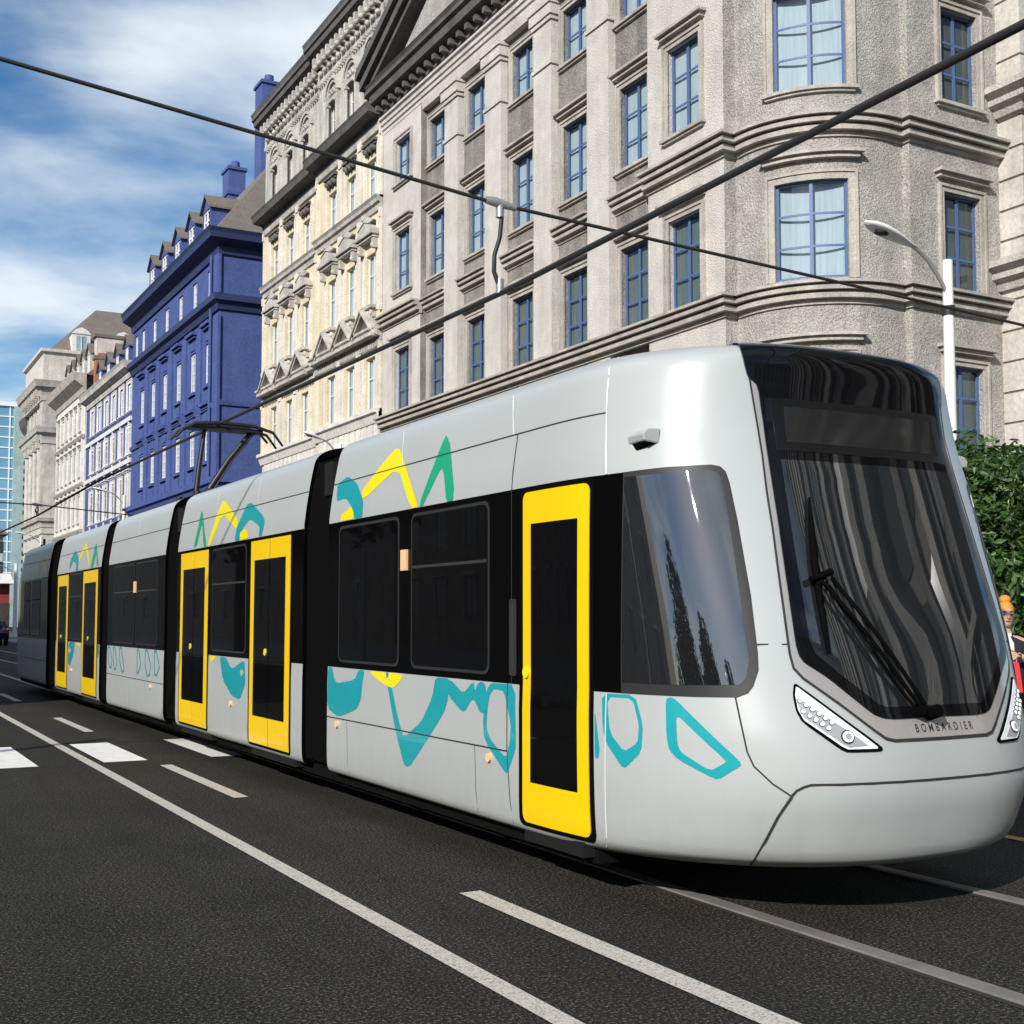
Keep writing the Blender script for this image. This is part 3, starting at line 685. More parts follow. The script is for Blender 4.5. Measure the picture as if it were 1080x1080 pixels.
# pantograph (single frame, folded against the contact wire)
mb=MB(); Yp=18.6
mb.box(4.55,5.85,17.9,19.2,3.22,3.30); 
for x in (4.72,5.6):
    for y in (18.0,19.05): mb.cyl((x,y,3.30),(x,y,3.46),.05,10)
mb.tube([(4.9,18.1,3.47),(5.6,18.1,3.47)],.05,8)
pan=tram.part('pantograph',mb,M['steel'])
mb=MB()
mb.tube([(4.86,Yp,3.46),(4.90,Yp,3.9),(4.98,Yp,4.50)],[.045,.038,.03],8); mb.tube([(5.02,Yp+.1,3.46),(5.35,Yp,4.02),(5.72,Yp,4.50)],[.05,.045,.035],8)
mb.tube([(5.06,Yp-.05,3.46),(5.38,Yp-.1,4.0),(5.74,Yp-.05,4.46)],.012,6)
o=mb.build('frame_arm',M['steel']); hold(o,tram.e); o.parent=pan; o.matrix_parent_inverse=Matrix.Identity(4)
mb=MB()
for dy,dz in ((-.16,0),(.16,.0)):
    mb.tube([(4.50,Yp+dy,4.30),(4.62,Yp+dy,4.44),(4.80,Yp+dy,4.53+dz),(5.2,Yp+dy,4.565),(5.7,Yp+dy,4.55),(6.0,Yp+dy,4.47),(6.16,Yp+dy,4.27)],[.018,.024,.03,.032,.03,.024,.018],8)
mb.box(4.75,5.85,Yp-.13,Yp+.13,4.46,4.505)
mb.tube([(5.85,Yp,4.45),(6.02,Yp+.2,4.36)],.02,6)
o=mb.build('contact_head',M['steel']); o.parent=pan; o.matrix_parent_inverse=Matrix.Identity(4)
SUN_E=5.0; SKY_S=.07; EXPO=.12; CLOUD_LOC=(7.6,7.25,0); CL0=.40; CL1=.69; CLOUD_C=(11.8,12.9,13.6,1)
# ------------------------------------------------------------------ ground
M['asphalt']=asphalt(); M['paint']=road_paint('road_paint_white',(.58,.54,.475)); M['paint2']=mat('crosswalk_paint',(.86,.85,.80),.6,var=(6,.15)); M['paint_y']=road_paint('road_paint_yellow',(.62,.36,.08))
M['rail']=mat('rail_steel',(.27,.25,.235),.5,.3,var=(4,.25)); M['groove']=mat('rail_groove',(.02,.02,.02),.9)
M['paving']=stone('paving',(.30,.29,.27),.8,(14,.3,.01),.2); M['kerb']=stone('kerb_granite',(.36,.35,.33),.8,(20,.3,.01),.2)
mb=MB(); mb.quad((-900,-900,0),(900,-900,0),(900,1500,0),(-900,1500,0))
tag(mb.build('ground',M['asphalt']),kind='structure')
def flat(name,rects,z,m):
    mb=MB()
    for r in rects:
        if len(r)==4: x0,x1,y0,y1=r; mb.quad((x0,y0,z),(x1,y0,z),(x1,y1,z),(x0,y1,z))
        else: mb.add([(a,b,z) for a,b in r],[tuple(range(len(r)))])
    return tag(mb.build(name,m),kind='structure')
flat('lane_line',[(2.555,2.665,-20,95)],.006,M['paint'])
flat('lane_line',[((3.30,6.42),(3.30,6.50),(3.44,6.40),(3.44,-1)) if False else (3.27,3.41,2.2,6.52),(3.23,3.36,10.9,13.7),(3.24,3.37,18.2,21.0),(3.24,3.37,25.5,28.3),(3.24,3.37,33,35.8),(3.24,3.37,40.5,43.3)],.0065,M['paint'])
flat('crosswalk',[(1.55,2.06,14.2,16.5),(2.75,3.225,14.25,16.5),(3.94,4.32,14.22,16.54),(.35,.85,14.2,16.5),(-.85,-.35,14.2,16.5),(6.9,7.4,14.2,16.5),(8.1,8.6,14.2,16.5)],.0075,M['paint2'])
flat('lane_line',[(7.55,7.67,-6,70)],.006,M['paint_y'])
# rails with a dark groove beside the head
for x in (4.42,5.93):
    mb=MB(); mb.quad((x-.085,-40,.003),(x+.085,-40,.003),(x+.085,150,.003),(x-.085,150,.003),1)
    mb.box(x-.042,x+.036,-40,150,-.05,.014,0); mb.quad((x+.055,-40,.006),(x+.08,-40,.006),(x+.08,150,.006),(x+.055,150,.006),0)
    o=mb.build('tram_rail',[M['rail'],M['groove']])
    tag(o,'steel tram rail '+('nearest the camera, beside the tram' if x<5 else 'running under the middle of the tram nose'),'rail','tram rails')
# pavements
mb=MB(); mb.box(10.3,10.45,-40,300,-.1,.13,1); mb.box(10.45,18.6,-40,300,-.1,.125,0)
tag(mb.build('pavement',[M['paving'],M['kerb']]),kind='structure')
mb=MB(); mb.box(-6.15,-6.0,-40,200,-.1,.13,1); mb.box(-20,-6.15,-40,200,-.1,.125,0)
tag(mb.build('pavement',[M['paving'],M['kerb']]),kind='structure')
# ------------------------------------------------------------------ building materials
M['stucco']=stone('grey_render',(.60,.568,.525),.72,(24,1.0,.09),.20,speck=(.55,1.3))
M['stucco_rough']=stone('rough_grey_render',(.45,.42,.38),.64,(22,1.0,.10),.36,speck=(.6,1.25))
M['pilaster']=stone('pale_pilaster_render',(.66,.62,.57),.86,(24,1.0,.05),.12,speck=(.8,1.1))
M['trim']=stone('grey_trim',(.52,.48,.43),.74,(22,.9,.03),.28)
M['trim_dark']=stone('weathered_cornice',(.135,.13,.12),.75,(18,.5,.02),.35)
M['blue_frame']=mat('blue_window_frame',(.070,.125,.27),.55)
M['blind']=mat('green_grey_blind',(.13,.155,.14),.9,var=(3,.25,(5,5,.4)))  # greenery mirrored in the panes, painted as a green-grey sheet
M['blind_dark']=mat('olive_blind',(.085,.095,.075),.9,var=(3,.25,(5,5,.4)))  # dark reflection of the building opposite, painted as an olive sheet
M['glass']=window_glass('facade_glass',(.86,.92,.94),0,1.5,.25)
M['curtain']=mat('curtain',(.46,.52,.545),.9,var=(3,.18,(6,6,.3)))  # pale curtains, tinted to include the sky mirrored in the panes
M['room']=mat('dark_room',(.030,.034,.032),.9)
M['yel_wall']=stone('pale_yellow_render',(.68,.59,.42),.86,(12,.4,.012),.14)
M['yel_pil']=stone('cream_render',(.70,.65,.56),.86,(12,.4,.012),.12)
M['cream']=stone('cream_stone',(.62,.59,.54),.68,(16,1.0,.04),.35)
M['ornament']=stone('weathered_ornament',(.21,.195,.175),.6,(24,1.0,.05),.5)
M['white_frame']=mat('white_window_frame',(.75,.75,.73),.5)
M['blue_wall']=stone('blue_render',(.066,.098,.270),.88,(7,.35,.02),.14)
M['blue_dark']=mat('dark_blue_trim',(.022,.032,.10),.6)
M['roof']=stone('grey_brown_roof',(.17,.145,.125),.9,(8,.5,.02),.12)
M['white_wall']=stone('white_render',(.70,.68,.64),.85,(9,.4,.02),.15)
M['pale_wall']=stone('pale_stone',(.60,.565,.51),.82,(9,.5,.03),.25)
M['brick_orange']=stone('orange_brick',(.45,.17,.08),.7,(14,.6,.02),.3)

def west(X): return lambda u,d: (X-d,u)
def south(Y): return lambda u,d: (u,Y-d)
def path_fn(pts, closed=False):
    """arc-length parametrised plan path; outward is the right-hand side"""
    P=[Vector(p) for p in pts]; S=[0]
    for i in range(len(P)-1): S.append(S[-1]+(P[i+1]-P[i]).length)
    nr=[]
    for i in range(len(P)-1):
        d=(P[i+1]-P[i]).normalized(); nr.append(Vector((d.y,-d.x)))
    def F(u,d):
        i=0
        while i<len(S)-2 and u>S[i+1]: i+=1
        f=(u-S[i])/(S[i+1]-S[i]); p=P[i].lerp(P[i+1],f)
        a=nr[max(i-1,0)] if i>0 else nr[i]; b=nr[min(i+1,len(nr)-1)]
        n0=(a+nr[i]).normalized(); n1=(nr[i]+b).normalized()
        n=n0.lerp(n1,f)
        if n.length<.1: n=nr[i]
        q=p+n.normalized()*d
        return (q.x,q.y)
    return F,S
def cornice(mb, pts, profile, m=0, caps=True):
    """sweep a (d,z) profile along a plan path with mitred corners"""
    P=[Vector(p) for p in pts]; n=len(P); k=len(profile); vs=[]; fs=[]
    for i,p in enumerate(P):
        if i==0: d=(P[1]-P[0]).normalized(); nn=Vector((d.y,-d.x)); sc=1
        elif i==n-1: d=(P[-1]-P[-2]).normalized(); nn=Vector((d.y,-d.x)); sc=1
        else:
            a=(P[i]-P[i-1]).normalized(); b=(P[i+1]-P[i]).normalized()
            na=Vector((a.y,-a.x)); nb=Vector((b.y,-b.x)); nn=(na+nb).normalized(); sc=1/max(nn.dot(na),.35)
        for (dd,z) in profile:
            q=p+nn*dd*sc; vs.append((q.x,q.y,z))
    for i in range(n-1):
        for j in range(k):
            j2=(j+1)%k; fs.append((i*k+j,(i+1)*k+j,(i+1)*k+j2,i*k+j2))
    if caps: fs.append(tuple(range(k))); fs.append(tuple(range((n-1)*k+k-1,(n-1)*k-1,-1)))
    mb.add(vs,fs,m)
def wall(mb,F,u0,u1,z0,z1,holes,d=0,depth=.28,m=0,mr=None,mdark=None,du=None):
    """wall face with rectangular openings (hu0,hu1,hz0,hz1), reveals and a dark room behind"""
    us=sorted(set([u0,u1]+[h[0] for h in holes]+[h[1] for h in holes])); zs=sorted(set([z0,z1]+[h[2] for h in holes]+[h[3] for h in holes]))
    us=[u for u in us if u0-1e-6<=u<=u1+1e-6]
    if du:
        e=[]
        for a,b in zip(us,us[1:]):
            k=max(1,int((b-a)/du)); e+=[a+(b-a)*i/k for i in range(k)]
        us=e+[us[-1]]
    P=lambda u,dd,z:(*F(u,dd),z)
    for a,b in zip(us,us[1:]):
        for c,e in zip(zs,zs[1:]):
            um,zm=(a+b)/2,(c+e)/2
            if any(h[0]<um<h[1] and h[2]<zm<h[3] for h in holes): continue
            mb.quad(P(a,d,c),P(b,d,c),P(b,d,e),P(a,d,e),m)
    mr=m if mr is None else mr
    for h in holes:
        a,b,c,e=h; k=6 if du else 1
        mb.quad(P(a,d,c),P(a,d-depth,c),P(a,d-depth,e),P(a,d,e),mr); mb.quad(P(b,d,c),P(b,d-depth,c),P(b,d-depth,e),P(b,d,e),mr)
        for i in range(k):
            p=a+(b-a)*i/k; q=a+(b-a)*(i+1)/k
            mb.quad(P(p,d,c),P(q,d,c),P(q,d-depth,c),P(p,d-depth,c),mr); mb.quad(P(p,d,e),P(q,d,e),P(q,d-depth,e),P(p,d-depth,e),mr)
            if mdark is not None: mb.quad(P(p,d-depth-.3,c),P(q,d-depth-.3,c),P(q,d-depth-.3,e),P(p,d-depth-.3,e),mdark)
WCACHE={}
def window(th,F,key,uc,zb,w,h,d=0,depth=.2,cols=2,rows=3,frame=None,fw=.06,bar=.045,trim=None,hood=0,sill=True,curt=0,rnd=None,tw=.13,nu=1,pane=True,trim_parts=True):
    """window > frame mesh; sub-parts: pane, surround, curtain. Facade mapping F; meshes shared through key"""
    fm=frame or M['blue_frame']
    ox,oy=F(uc,0)
    if nu>1 or key is None: G=lambda u,dd:F(uc+u,dd); loc=(0,0,0); key=None; zb0=zb
    else:
        G=lambda u,dd:(F(uc+u,dd)[0]-ox,F(uc+u,dd)[1]-oy); loc=(ox,oy,zb); zb0=0
    ck=(key,w,h,d,depth,cols,rows,hood,sill,curt) if key else None
    if ck and ck in WCACHE: ms=WCACHE[ck]
    else:
        ms=[]; a=-w/2; b=w/2; z0=zb0; z1=zb0+h; dg=d-depth
        mb=MB(); mb.mbox(G,a,a+fw,dg,dg+.04,z0,z1,0,1); mb.mbox(G,b-fw,b,dg,dg+.04,z0,z1,0,1)
        mb.mbox(G,a+fw,b-fw,dg,dg+.038,z0,z0+fw,0,nu); mb.mbox(G,a+fw,b-fw,dg,dg+.038,z1-fw,z1,0,nu)
        for i in range(1,cols):
            u=a+w*i/cols; mb.mbox(G,u-bar,u+bar,dg+.012,dg+.036,z0+fw,z1-fw,0,1)
        for j in range(1,math.ceil(rows) if rows!=2.5 else 2):
            z=z0+h*j/rows; z=z0+h*.62 if rows==2.5 else z; mb.mbox(G,a+fw,b-fw,dg+.014,dg+.034,z-bar*.6,z+bar*.6,0,nu)
        ms.append(('window',mb.mesh('window',[fm])))
        if pane:
            mb=MB()
            for i in range(nu):
                p=a+w*i/nu; q=a+w*(i+1)/nu
                g0=G(p,dg); g1=G(q,dg); g2=G((p+q)/2,dg+1)
                P4=[(*G(p,dg+.006),z0),(*G(q,dg+.006),z0),(*G(q,dg+.006),z1),(*G(p,dg+.006),z1)]
                if (g1[1]-g0[1])*(g2[0]-g0[0])-(g1[0]-g0[0])*(g2[1]-g0[1])<0: P4.reverse()
                mb.quad(*P4)
            ms.append(('pane',mb.mesh('pane',[M['glass']])))
        if trim is not None:
            mb=MB(); o=tw
            mb.mbox(G,a-o,a,d-.02,d+.05,z0-.02,z1+o,0,1); mb.mbox(G,b,b+o,d-.02,d+.05,z0-.02,z1+o,0,1); mb.mbox(G,a,b,d-.02,d+.048,z1,z1+o,0,nu)
            mb.mbox(G,a-o-.05,a-o+.012,d-.02,d+.085,z0-.02,z1+o+.05,0,1); mb.mbox(G,b+o-.012,b+o+.05,d-.02,d+.085,z0-.02,z1+o+.05,0,1); mb.mbox(G,a-o+.012,b+o-.012,d-.02,d+.083,z1+o-.012,z1+o+.05,0,nu)
            if sill: mb.mbox(G,a-o-.10,b+o+.10,d-.02,d+.14,z0-.10,z0-.022,0,nu); mb.mbox(G,a-o-.03,b+o+.03,d-.02,d+.08,z0-.16,z0-.102,0,nu)
            if hood:
                zh=z1+o+hood; mb.mbox(G,a-o-.16,b+o+.16,d-.02,d+.24,zh+.10,zh+.17,0,nu); mb.mbox(G,a-o-.08,b+o+.08,d-.02,d+.15,zh,zh+.098,0,nu)
            ms.append(('surround',mb.mesh('surround',[trim])))
        if curt:
            mb=MB(); r=random.Random(curt)
            cm=M['curtain'] if curt<3 else (M['blind'] if curt==3 else M['blind_dark'])
            for (p,q) in ((a+.02,a+w*.47),(a+w*.49,b-.02)) if curt==2 else ((a+.02,b-.02),):
                mb.quad((*G(p,dg-.07),z0+.02),(*G(q,dg-.05),z0+.02),(*G(q,dg-.05),z1-.02),(*G(p,dg-.07),z1-.02))
            ms.append(('curtain',mb.mesh('curtain',[cm])))  # curtains, plus sheets coloured as reflections in the panes
        if ck: WCACHE[ck]=ms
    root=None
    for nm,me in ms:
        o=bpy.data.objects.new(nm,me); COL.objects.link(o)
        if root is None: o.location=Vector(loc); hold(o,th.e); root=o
        else: o.parent=root
    return root

# ------------------------------------------------------------------ grey corner building
gb=Thing('corner_building',(18,32,0),'large grey rendered corner building with blue windows, flat pilasters, a pediment and a rounded corner','building')
WX=18.0; REC=.24
PATH_BAY=[(18.0,22.24),(18.37,22.24),(18.35,21.95)]+[(20.6+2.25*math.cos(math.radians(a)),21.95+2.25*math.sin(math.radians(a))) for a in [180+90*i/22 for i in range(1,23)]]+[(21.06,19.70),(21.06,19.48),(24.05,19.48)]
FULL=[(18.0,42.43)]+PATH_BAY
F1=west(WX); Fb,Sb=path_fn(PATH_BAY)
ROWS=[(5.25,2.1,3),(9.15,2.21,3),(13.50,2.22,3),(17.55,1.60,2)]
CW=1.27
recess=[38.1,35.17,32.11,29.10,26.20]; pav=[40.55,23.75]
holes=lambda cs,w=CW:[(c-w/2,c+w/2,z,z+h) for c in cs for z,h,_ in ROWS]
mb=MB()
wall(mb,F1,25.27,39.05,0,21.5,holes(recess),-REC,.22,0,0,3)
for a,b,c in ((39.05,42.43,40.55),(22.24,25.27,23.75)):
    wall(mb,F1,a,b,0,21.5,holes([c]),0,.22,1,1,3)
mb.quad((WX,39.05,0),(WX+REC,39.05,0),(WX+REC,39.05,21.5),(WX,39.05,21.5),0)
mb.quad((WX,25.27,0),(WX+REC,25.27,0),(WX+REC,25.27,21.5),(WX,25.27,21.5),0)
# bay + south wall
sa=Sb[2]; arc=Sb[24]-Sb[2]
bay_c=[sa+arc*(180-157.5+0)/90*0+arc*.48]; BW=1.62
bayholes=[(bay_c[0]-BW/2,bay_c[0]+BW/2,z,z+h) for z,h,_ in ROWS[:3]]+[(bay_c[0]-BW/2,bay_c[0]+BW/2,17.55,19.15)]
wall(mb,Fb,0,Sb[24],0,21.5,bayholes,0,.20,4,4,3,du=.16)
Fs=south(19.48)
mb.quad((20.6,19.70,0),(21.06,19.70,0),(21.06,19.70,21.5),(20.6,19.70,21.5),4); mb.quad((21.06,19.70,0),(21.06,19.48,0),(21.06,19.48,21.5),(21.06,19.70,21.5),4)
swin=22.70; SW=1.2
wall(mb,Fs,21.06,24.05,0,21.5,[(swin-SW/2,swin+SW/2,z,z+h) for z,h,_ in ROWS],0,.22,4,4,3)
# back and top
mb.quad((18.2,42.43,21.4),(30,42.43,21.4),(30,19.6,21.4),(21.2,19.6,21.4),0); mb.quad((30,42.43,0),(30,19.6,0),(30,19.6,21.4),(30,42.43,21.4),0)
mb.quad((18.2,42.43,0),(30,42.43,0),(30,42.43,21.4),(18.2,42.43,21.4),0)
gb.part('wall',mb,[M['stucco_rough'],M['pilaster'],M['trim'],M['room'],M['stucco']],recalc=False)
for (a,b) in ((36.14,37.15),(33.13,34.20),(30.06,31.09),(27.08,28.15)):
    mb=MB(); mb.mbox(F1,a,b,-REC-.05,0,0,19.05)
    mb.mbox(F1,a-.05,b+.05,-REC-.05,.05,17.72,17.84); mb.mbox(F1,a-.05,b+.05,-REC-.05,.06,19.05,19.18); mb.mbox(F1,a-.10,b+.10,-REC-.05,.11,19.18,19.50); mb.mbox(F1,a-.14,b+.14,-REC-.05,.16,19.50,19.62)
    gb.part('pilaster',mb,M['pilaster'])
def wset(cs,F,d,trim,w):
    for c in cs:
        for k,(z,h,r) in enumerate(ROWS):
            window(gb,F,'g%s'%id(F),c,z,w,h,d,.16,2,r,trim=trim,hood=.16 if k<3 and k!=1 else (.18 if k==1 else 0),sill=(k!=1),curt=((3 if k<2 else 2) if F is not Fs else 4),tw=.12)
wset(recess,F1,-REC,M['trim'],CW); wset(pav,F1,0,M['trim'],CW); wset([swin],Fs,0,M['trim'],SW)
for k,(z,h,r) in enumerate(ROWS):
    window(gb,Fb,None,bay_c[0],z,BW,h,0,.10,2,3,trim=M['trim'],hood=.2 if k!=1 else .3,sill=(k!=1),curt=1 if k>0 else 0,tw=.16,nu=9,bar=.04)
prof3=lambda z,s=1:[(-.05,z),(-.05,z-.48*s),(.05*s,z-.48*s),(.05*s,z-.37*s),(.19*s,z-.37*s),(.19*s,z-.25*s),(.12*s,z-.25*s),(.12*s,z-.205*s),(.29*s,z-.205*s),(.29*s,z-.10*s),(.22*s,z-.10*s),(.22*s,z-.065*s),(.38*s,z-.065*s),(.38*s,z)]
mb=MB(); cornice(mb,FULL,prof3(9.02)); gb.part('cornice',mb,M['trim'])
mb=MB(); cornice(mb,[(18,25.30)]+PATH_BAY,prof3(12.80)); gb.part('cornice',mb,M['trim'])
mb=MB(); cornice(mb,[(18,42.43),(18,39.0)],prof3(12.80)); gb.part('cornice',mb,M['trim'])
for a,b in ((39.0,37.15),(36.14,34.20),(33.13,31.09),(30.06,28.15),(27.08,25.3)):
    mb=MB(); cornice(mb,[(18+REC,a),(18+REC,b)],prof3(12.78,.9)); gb.part('cornice',mb,M['trim'])
mb=MB(); cornice(mb,[(18+REC,39.0),(18+REC,25.3)],[(-.05,19.86),(-.05,19.62),(.22,19.62),(.26,19.86)]); cornice(mb,FULL,[(-.3,20.45),(-.3,19.86),(.02,19.86),(.02,19.98),(.08,20.02),(.08,20.14),(.14,20.18),(.14,20.32),(.22,20.36),(.22,20.45)])
gb.part('architrave',mb,M['pilaster'])
mb=MB(); cornice(mb,FULL,[(-.3,21.55),(-.3,20.45),(.10,20.45),(.10,20.92),(.55,20.97),(.60,21.25),(.72,21.30),(.72,21.45),(.80,21.55)]); gb.part('main_cornice',mb,M['trim_dark'])
mb=MB()
for i in range(46):
    y=42.2-.62*i
    if y>22.3: mb.mbox(F1,y-.09,y+.09,.08,.42,20.66,20.84)
mb.mbox(F1,22.3,42.4,.05,.13,20.60,20.94); gb.part('dentils',mb,M['trim_dark'])
# pediment over the street front
mb=MB(); a,b,zp,c=43.4,21.3,21.56,32.35; apex=27.2
mb.mprism(F1,[(a-1.2,zp),(b+1.2,zp),(c,apex-.55)],-.4,.02,0)
for (p,q) in ((a,c),(b,c)):
    s=1 if q>p else -1
    for dz0,dz1,d1 in ((0,.25,.42),(.25,.62,.62),(.62,.95,.80)):
        mb.mprism(F1,[(p,zp-.0+dz0),(q,apex-.75+dz0),(q,apex-.75+dz1),(p,zp+dz1)],-.4,d1,1)
gb.part('pediment',mb,[M['stucco'],M['trim_dark']])

# neighbour at the right edge
nb=Thing('stone_block_building',(26,19,0),'pale grooved stone building with projecting ledges at the right edge beside the corner building','building')
mb=MB(); mb.box(24.06,34,18.9,30,0,24,0)
for z in [x*.72+.4 for x in range(32)]: mb.box(24.0,34.05,18.80,18.898,z,z+.66,0); mb.box(24.0,24.058,18.898,30,z,z+.66,0)
nb.part('wall',mb,[M['pale_wall']])
for z in (9.75,13.9,5.3):
    mb=MB(); cornice(mb,[(24.0,30),(24.0,18.8),(34,18.8)],[(-.05,z+.15),(-.05,z-.5),(.10,z-.5),(.16,z-.3),(.30,z-.25),(.30,z-.1),(.48,z),(.48,z+.15)]); nb.part('cornice',mb,M['cream'])

# ------------------------------------------------------------------ yellow ornate building
yb=Thing('ornate_building',(18,50,0),'tall pale-yellow apartment building with stone hoods, triangular pediments and a white arched top floor','building')
YR=[(9.52,2.05),(13.55,2.05),(17.7,1.62)]; AT=(21.45,1.75)
YRW=[43.55,45.65,47.75]; YLW=[51.75,53.9,56.1]
FR=west(18.0); FL=west(18.28)
def ywing(F,u0,u1,cs,zc):
    mb=MB(); W=1.04
    wall(mb,F,u0,u1,0,20.6,[(c-W/2,c+W/2,z,z+h) for c in cs for z,h in YR],0,.22,0,0,3)
    wall(mb,F,u0,u1,20.6,26.0,[(c-W/2,c+W/2,AT[0],AT[0]+AT[1]) for c in cs],0,.25,2,2,3)
    x=F(0,0)[0]
    for u in (u0,u1):
        mb.quad((x,u,0),(x+.6,u,0),(x+.6,u,20.6),(x,u,20.6),0); mb.quad((x,u,20.6),(x+9,u,20.6),(x+9,u,26.0),(x,u,26.0),2)
    mb.quad((x,u0,26),(x+9,u0,26),(x+9,u1,26),(x,u1,26),2)
    mb.quad((x+.6,u0,0),(x+9,u0,0),(x+9,u0,21),(x+.6,u0,21),0); mb.quad((x+.6,u1,0),(x+9,u1,0),(x+9,u1,21),(x+.6,u1,21),0)
    yb.part('wall',mb,[M['yel_wall'],M['yel_pil'],M['cream'],M['room']],recalc=False)
    # cream strips between the windows
    eds=[u0]+[(p+q)/2 for p,q in zip(cs,cs[1:])]+[u1]
    for z0,z1 in ((9.1,12.0),(13.2,17.1),(17.5,20.3)):
        mb=MB()
        for i,e in enumerate(eds):
            w=.34 if 0<i<len(eds)-1 else .28
            a=max(u0,e-w/2); b=min(u1,e+w/2)
            mb.mbox(F,a,b,-.02,.09,z0,z1); mb.mbox(F,a,b,.09,.14,z1-.35,z1); mb.mbox(F,a,b,.09,.13,z0,z0+.25)
        for c in cs:
            for s in (-1,1): mb.mbox(F,c+s*(W/2+.14)-.11,c+s*(W/2+.14)+.11,-.02,.055,z0+.1,z1-.3)
        yb.part('pilaster_strips',mb,M['yel_pil'])
    for c in cs:
        for k,(z,h) in enumerate(YR): window(yb,F,'y%s'%id(F),c,z,W,h,0,.16,2,2.5,frame=M['white_frame'],fw=.05,bar=.03,curt=1 if k!=1 else 2)
        window(yb,F,'ya%s'%id(F),c,AT[0],W,AT[1],0,.2,2,2.5,frame=M['white_frame'],fw=.05,bar=.03)
        # attic: half-round arch with mullioned columns
        mb=MB(); z=AT[0]+AT[1]
        for r0,r1,d1 in ((.52,.62,.10),(.66,.80,.16)):
            pts=[(c+r1*math.cos(math.radians(a)),z+.25+r1*math.sin(math.radians(a))) for a in range(0,181,15)]; ip=[(c+r0*math.cos(math.radians(a)),z+.25+r0*math.sin(math.radians(a))) for a in range(0,181,15)]
            for i in range(len(pts)-1): mb.mprism(F,[pts[i],pts[i+1],ip[i+1],ip[i]],-.02,d1)
        mb.mbox(F,c-.72,c-.56,-.02,.14,AT[0],z+.25); mb.mbox(F,c+.56,c+.72,-.02,.14,AT[0],z+.25)
        for s in (-1,1):
            mb.tube([(*F(c+s*.50,.07),AT[0]),(*F(c+s*.50,.07),z-.15)],.07,8); mb.mbox(F,c+s*.50-.1,c+s*.50+.1,-.02,.16,z-.15,z)
        mb.mbox(F,c-.62,c+.62,-.02,.12,z,z+.16)
        for i in range(5): mb.sphere((*F(c-.28+.14*i,.07),z+.32+.12*(i%2)),.10,0,6,4)
        yb.part('arch_surround',mb,M['cream'])
        # hood over top row: small scrolled ornament
        z=YR[2][0]+YR[2][1]; mb=MB()
        mb.mbox(F,c-.66,c+.66,-.02,.20,z+.55,z+.66); mb.mbox(F,c-.60,c+.60,-.02,.13,z+.45,z+.548)
        for i in range(6): mb.sphere((*F(c-.45+.18*i,.12),z+.30+.09*(i%2)),.12,0,6,4)
        yb.part('hood',mb,M['ornament'])
        # second row: segmental hood on brackets
        z=YR[1][0]+YR[1][1]; mb=MB()
        pts=[(c-.78+1.56*i/8, z+.78+.42*math.sin(PI*i/8)) for i in range(9)]
        mb.mprism(F,[(c-.78,z+.66)]+pts+[(c+.78,z+.66)],-.02,.30); 
        for i in range(4): mb.mprism(F,[(p[0]*1.0,p[1]+.05+.06*i) for p in (pts[1+0],pts[4],pts[7])]+[(pts[4][0],pts[4][1]-.02)],-.02,.34-.05*i)
        mb.mbox(F,c-.86,c+.86,-.02,.40,z+.56,z+.66); mb.mbox(F,c-.80,c+.80,-.02,.30,z+.45,z+.558)
        for s in (-1,1): mb.mbox(F,c+s*.66-.10,c+s*.66+.10,-.02,.26,z+.05,z+.448); mb.sphere((*F(c+s*.66,.22),z+.14),.12,0,6,4)
        for i in range(5): mb.sphere((*F(c-.3+.15*i,.10),z+1.22+.04*(i%2)),.10,0,6,4)
        yb.part('hood',mb,M['cream'])
        # first row: triangular pediment
        z=YR[0][0]+YR[0][1]; mb=MB()
        z+=.72
        mb.mprism(F,[(c-.95,z),(c+.95,z),(c,z+.88)],-.02,.22,1)
        for (p,q) in ((c-1.02,c),(c+1.02,c)):
            for o,dd in ((0,.42),(.10,.50)): mb.mprism(F,[(p,z+o),(q,z+.88+o),(q,z+.98+o),(p,z+.10+o)],-.02,dd,0)
        mb.mbox(F,c-1.03,c+1.03,-.02,.45,z-.10,z+.0,0)
        yb.part('pediment',mb,[M['cream'],M['ornament']])
        # balconet above it
        mb=MB(); mb.mbox(F,c-.62,c+.62,-.02,.30,YR[1][0]-.18,YR[1][0]-.06); mb.mbox(F,c-.5,c+.5,-.02,.16,YR[1][0]-.5,YR[1][0]-.182)
        for i in range(4): mb.sphere((*F(c-.4+.27*i,.15),YR[1][0]-.33),.12,0,6,4)
        yb.part('balconet',mb,M['cream'])
    # string courses and cornices
    L=[(F(0,0)[0],u1),(F(0,0)[0],u0)]
    mb=MB(); cornice(mb,L,[(-.05,12.55),(-.05,12.05),(.08,12.05),(.08,12.2),(.34,12.26),(.34,12.40),(.42,12.46),(.42,12.55)])
    n=int((u1-u0)/.22)
    for i in range(n): u=u0+.1+.22*i; mb.mbox(F,u-.05,u+.05,-.02,.16,11.84,12.05)
    yb.part('string_course',mb,M['cream'])
    mb=MB(); cornice(mb,L,[(-.05,17.60),(-.05,17.1),(.08,17.1),(.10,17.3),(.20,17.36),(.22,17.5),(.30,17.60)]); yb.part('string_course',mb,M['cream'])
    mb=MB(); cornice(mb,L,[(-.05,21.05),(-.05,20.5),(.12,20.5),(.16,20.66),(.62,20.74),(.68,20.95),(.74,21.05)]); yb.part('cornice',mb,M['trim_dark'])
    mb=MB(); cornice(mb,L,[(-.05,20.5),(-.05,20.2),(.10,20.2),(.14,20.5)]); yb.part('string_course',mb,M['cream'])
    mb=MB(); cornice(mb,L,[(-.05,9.45),(-.05,8.95),(.10,8.95),(.20,9.25),(.30,9.3),(.30,9.45)])
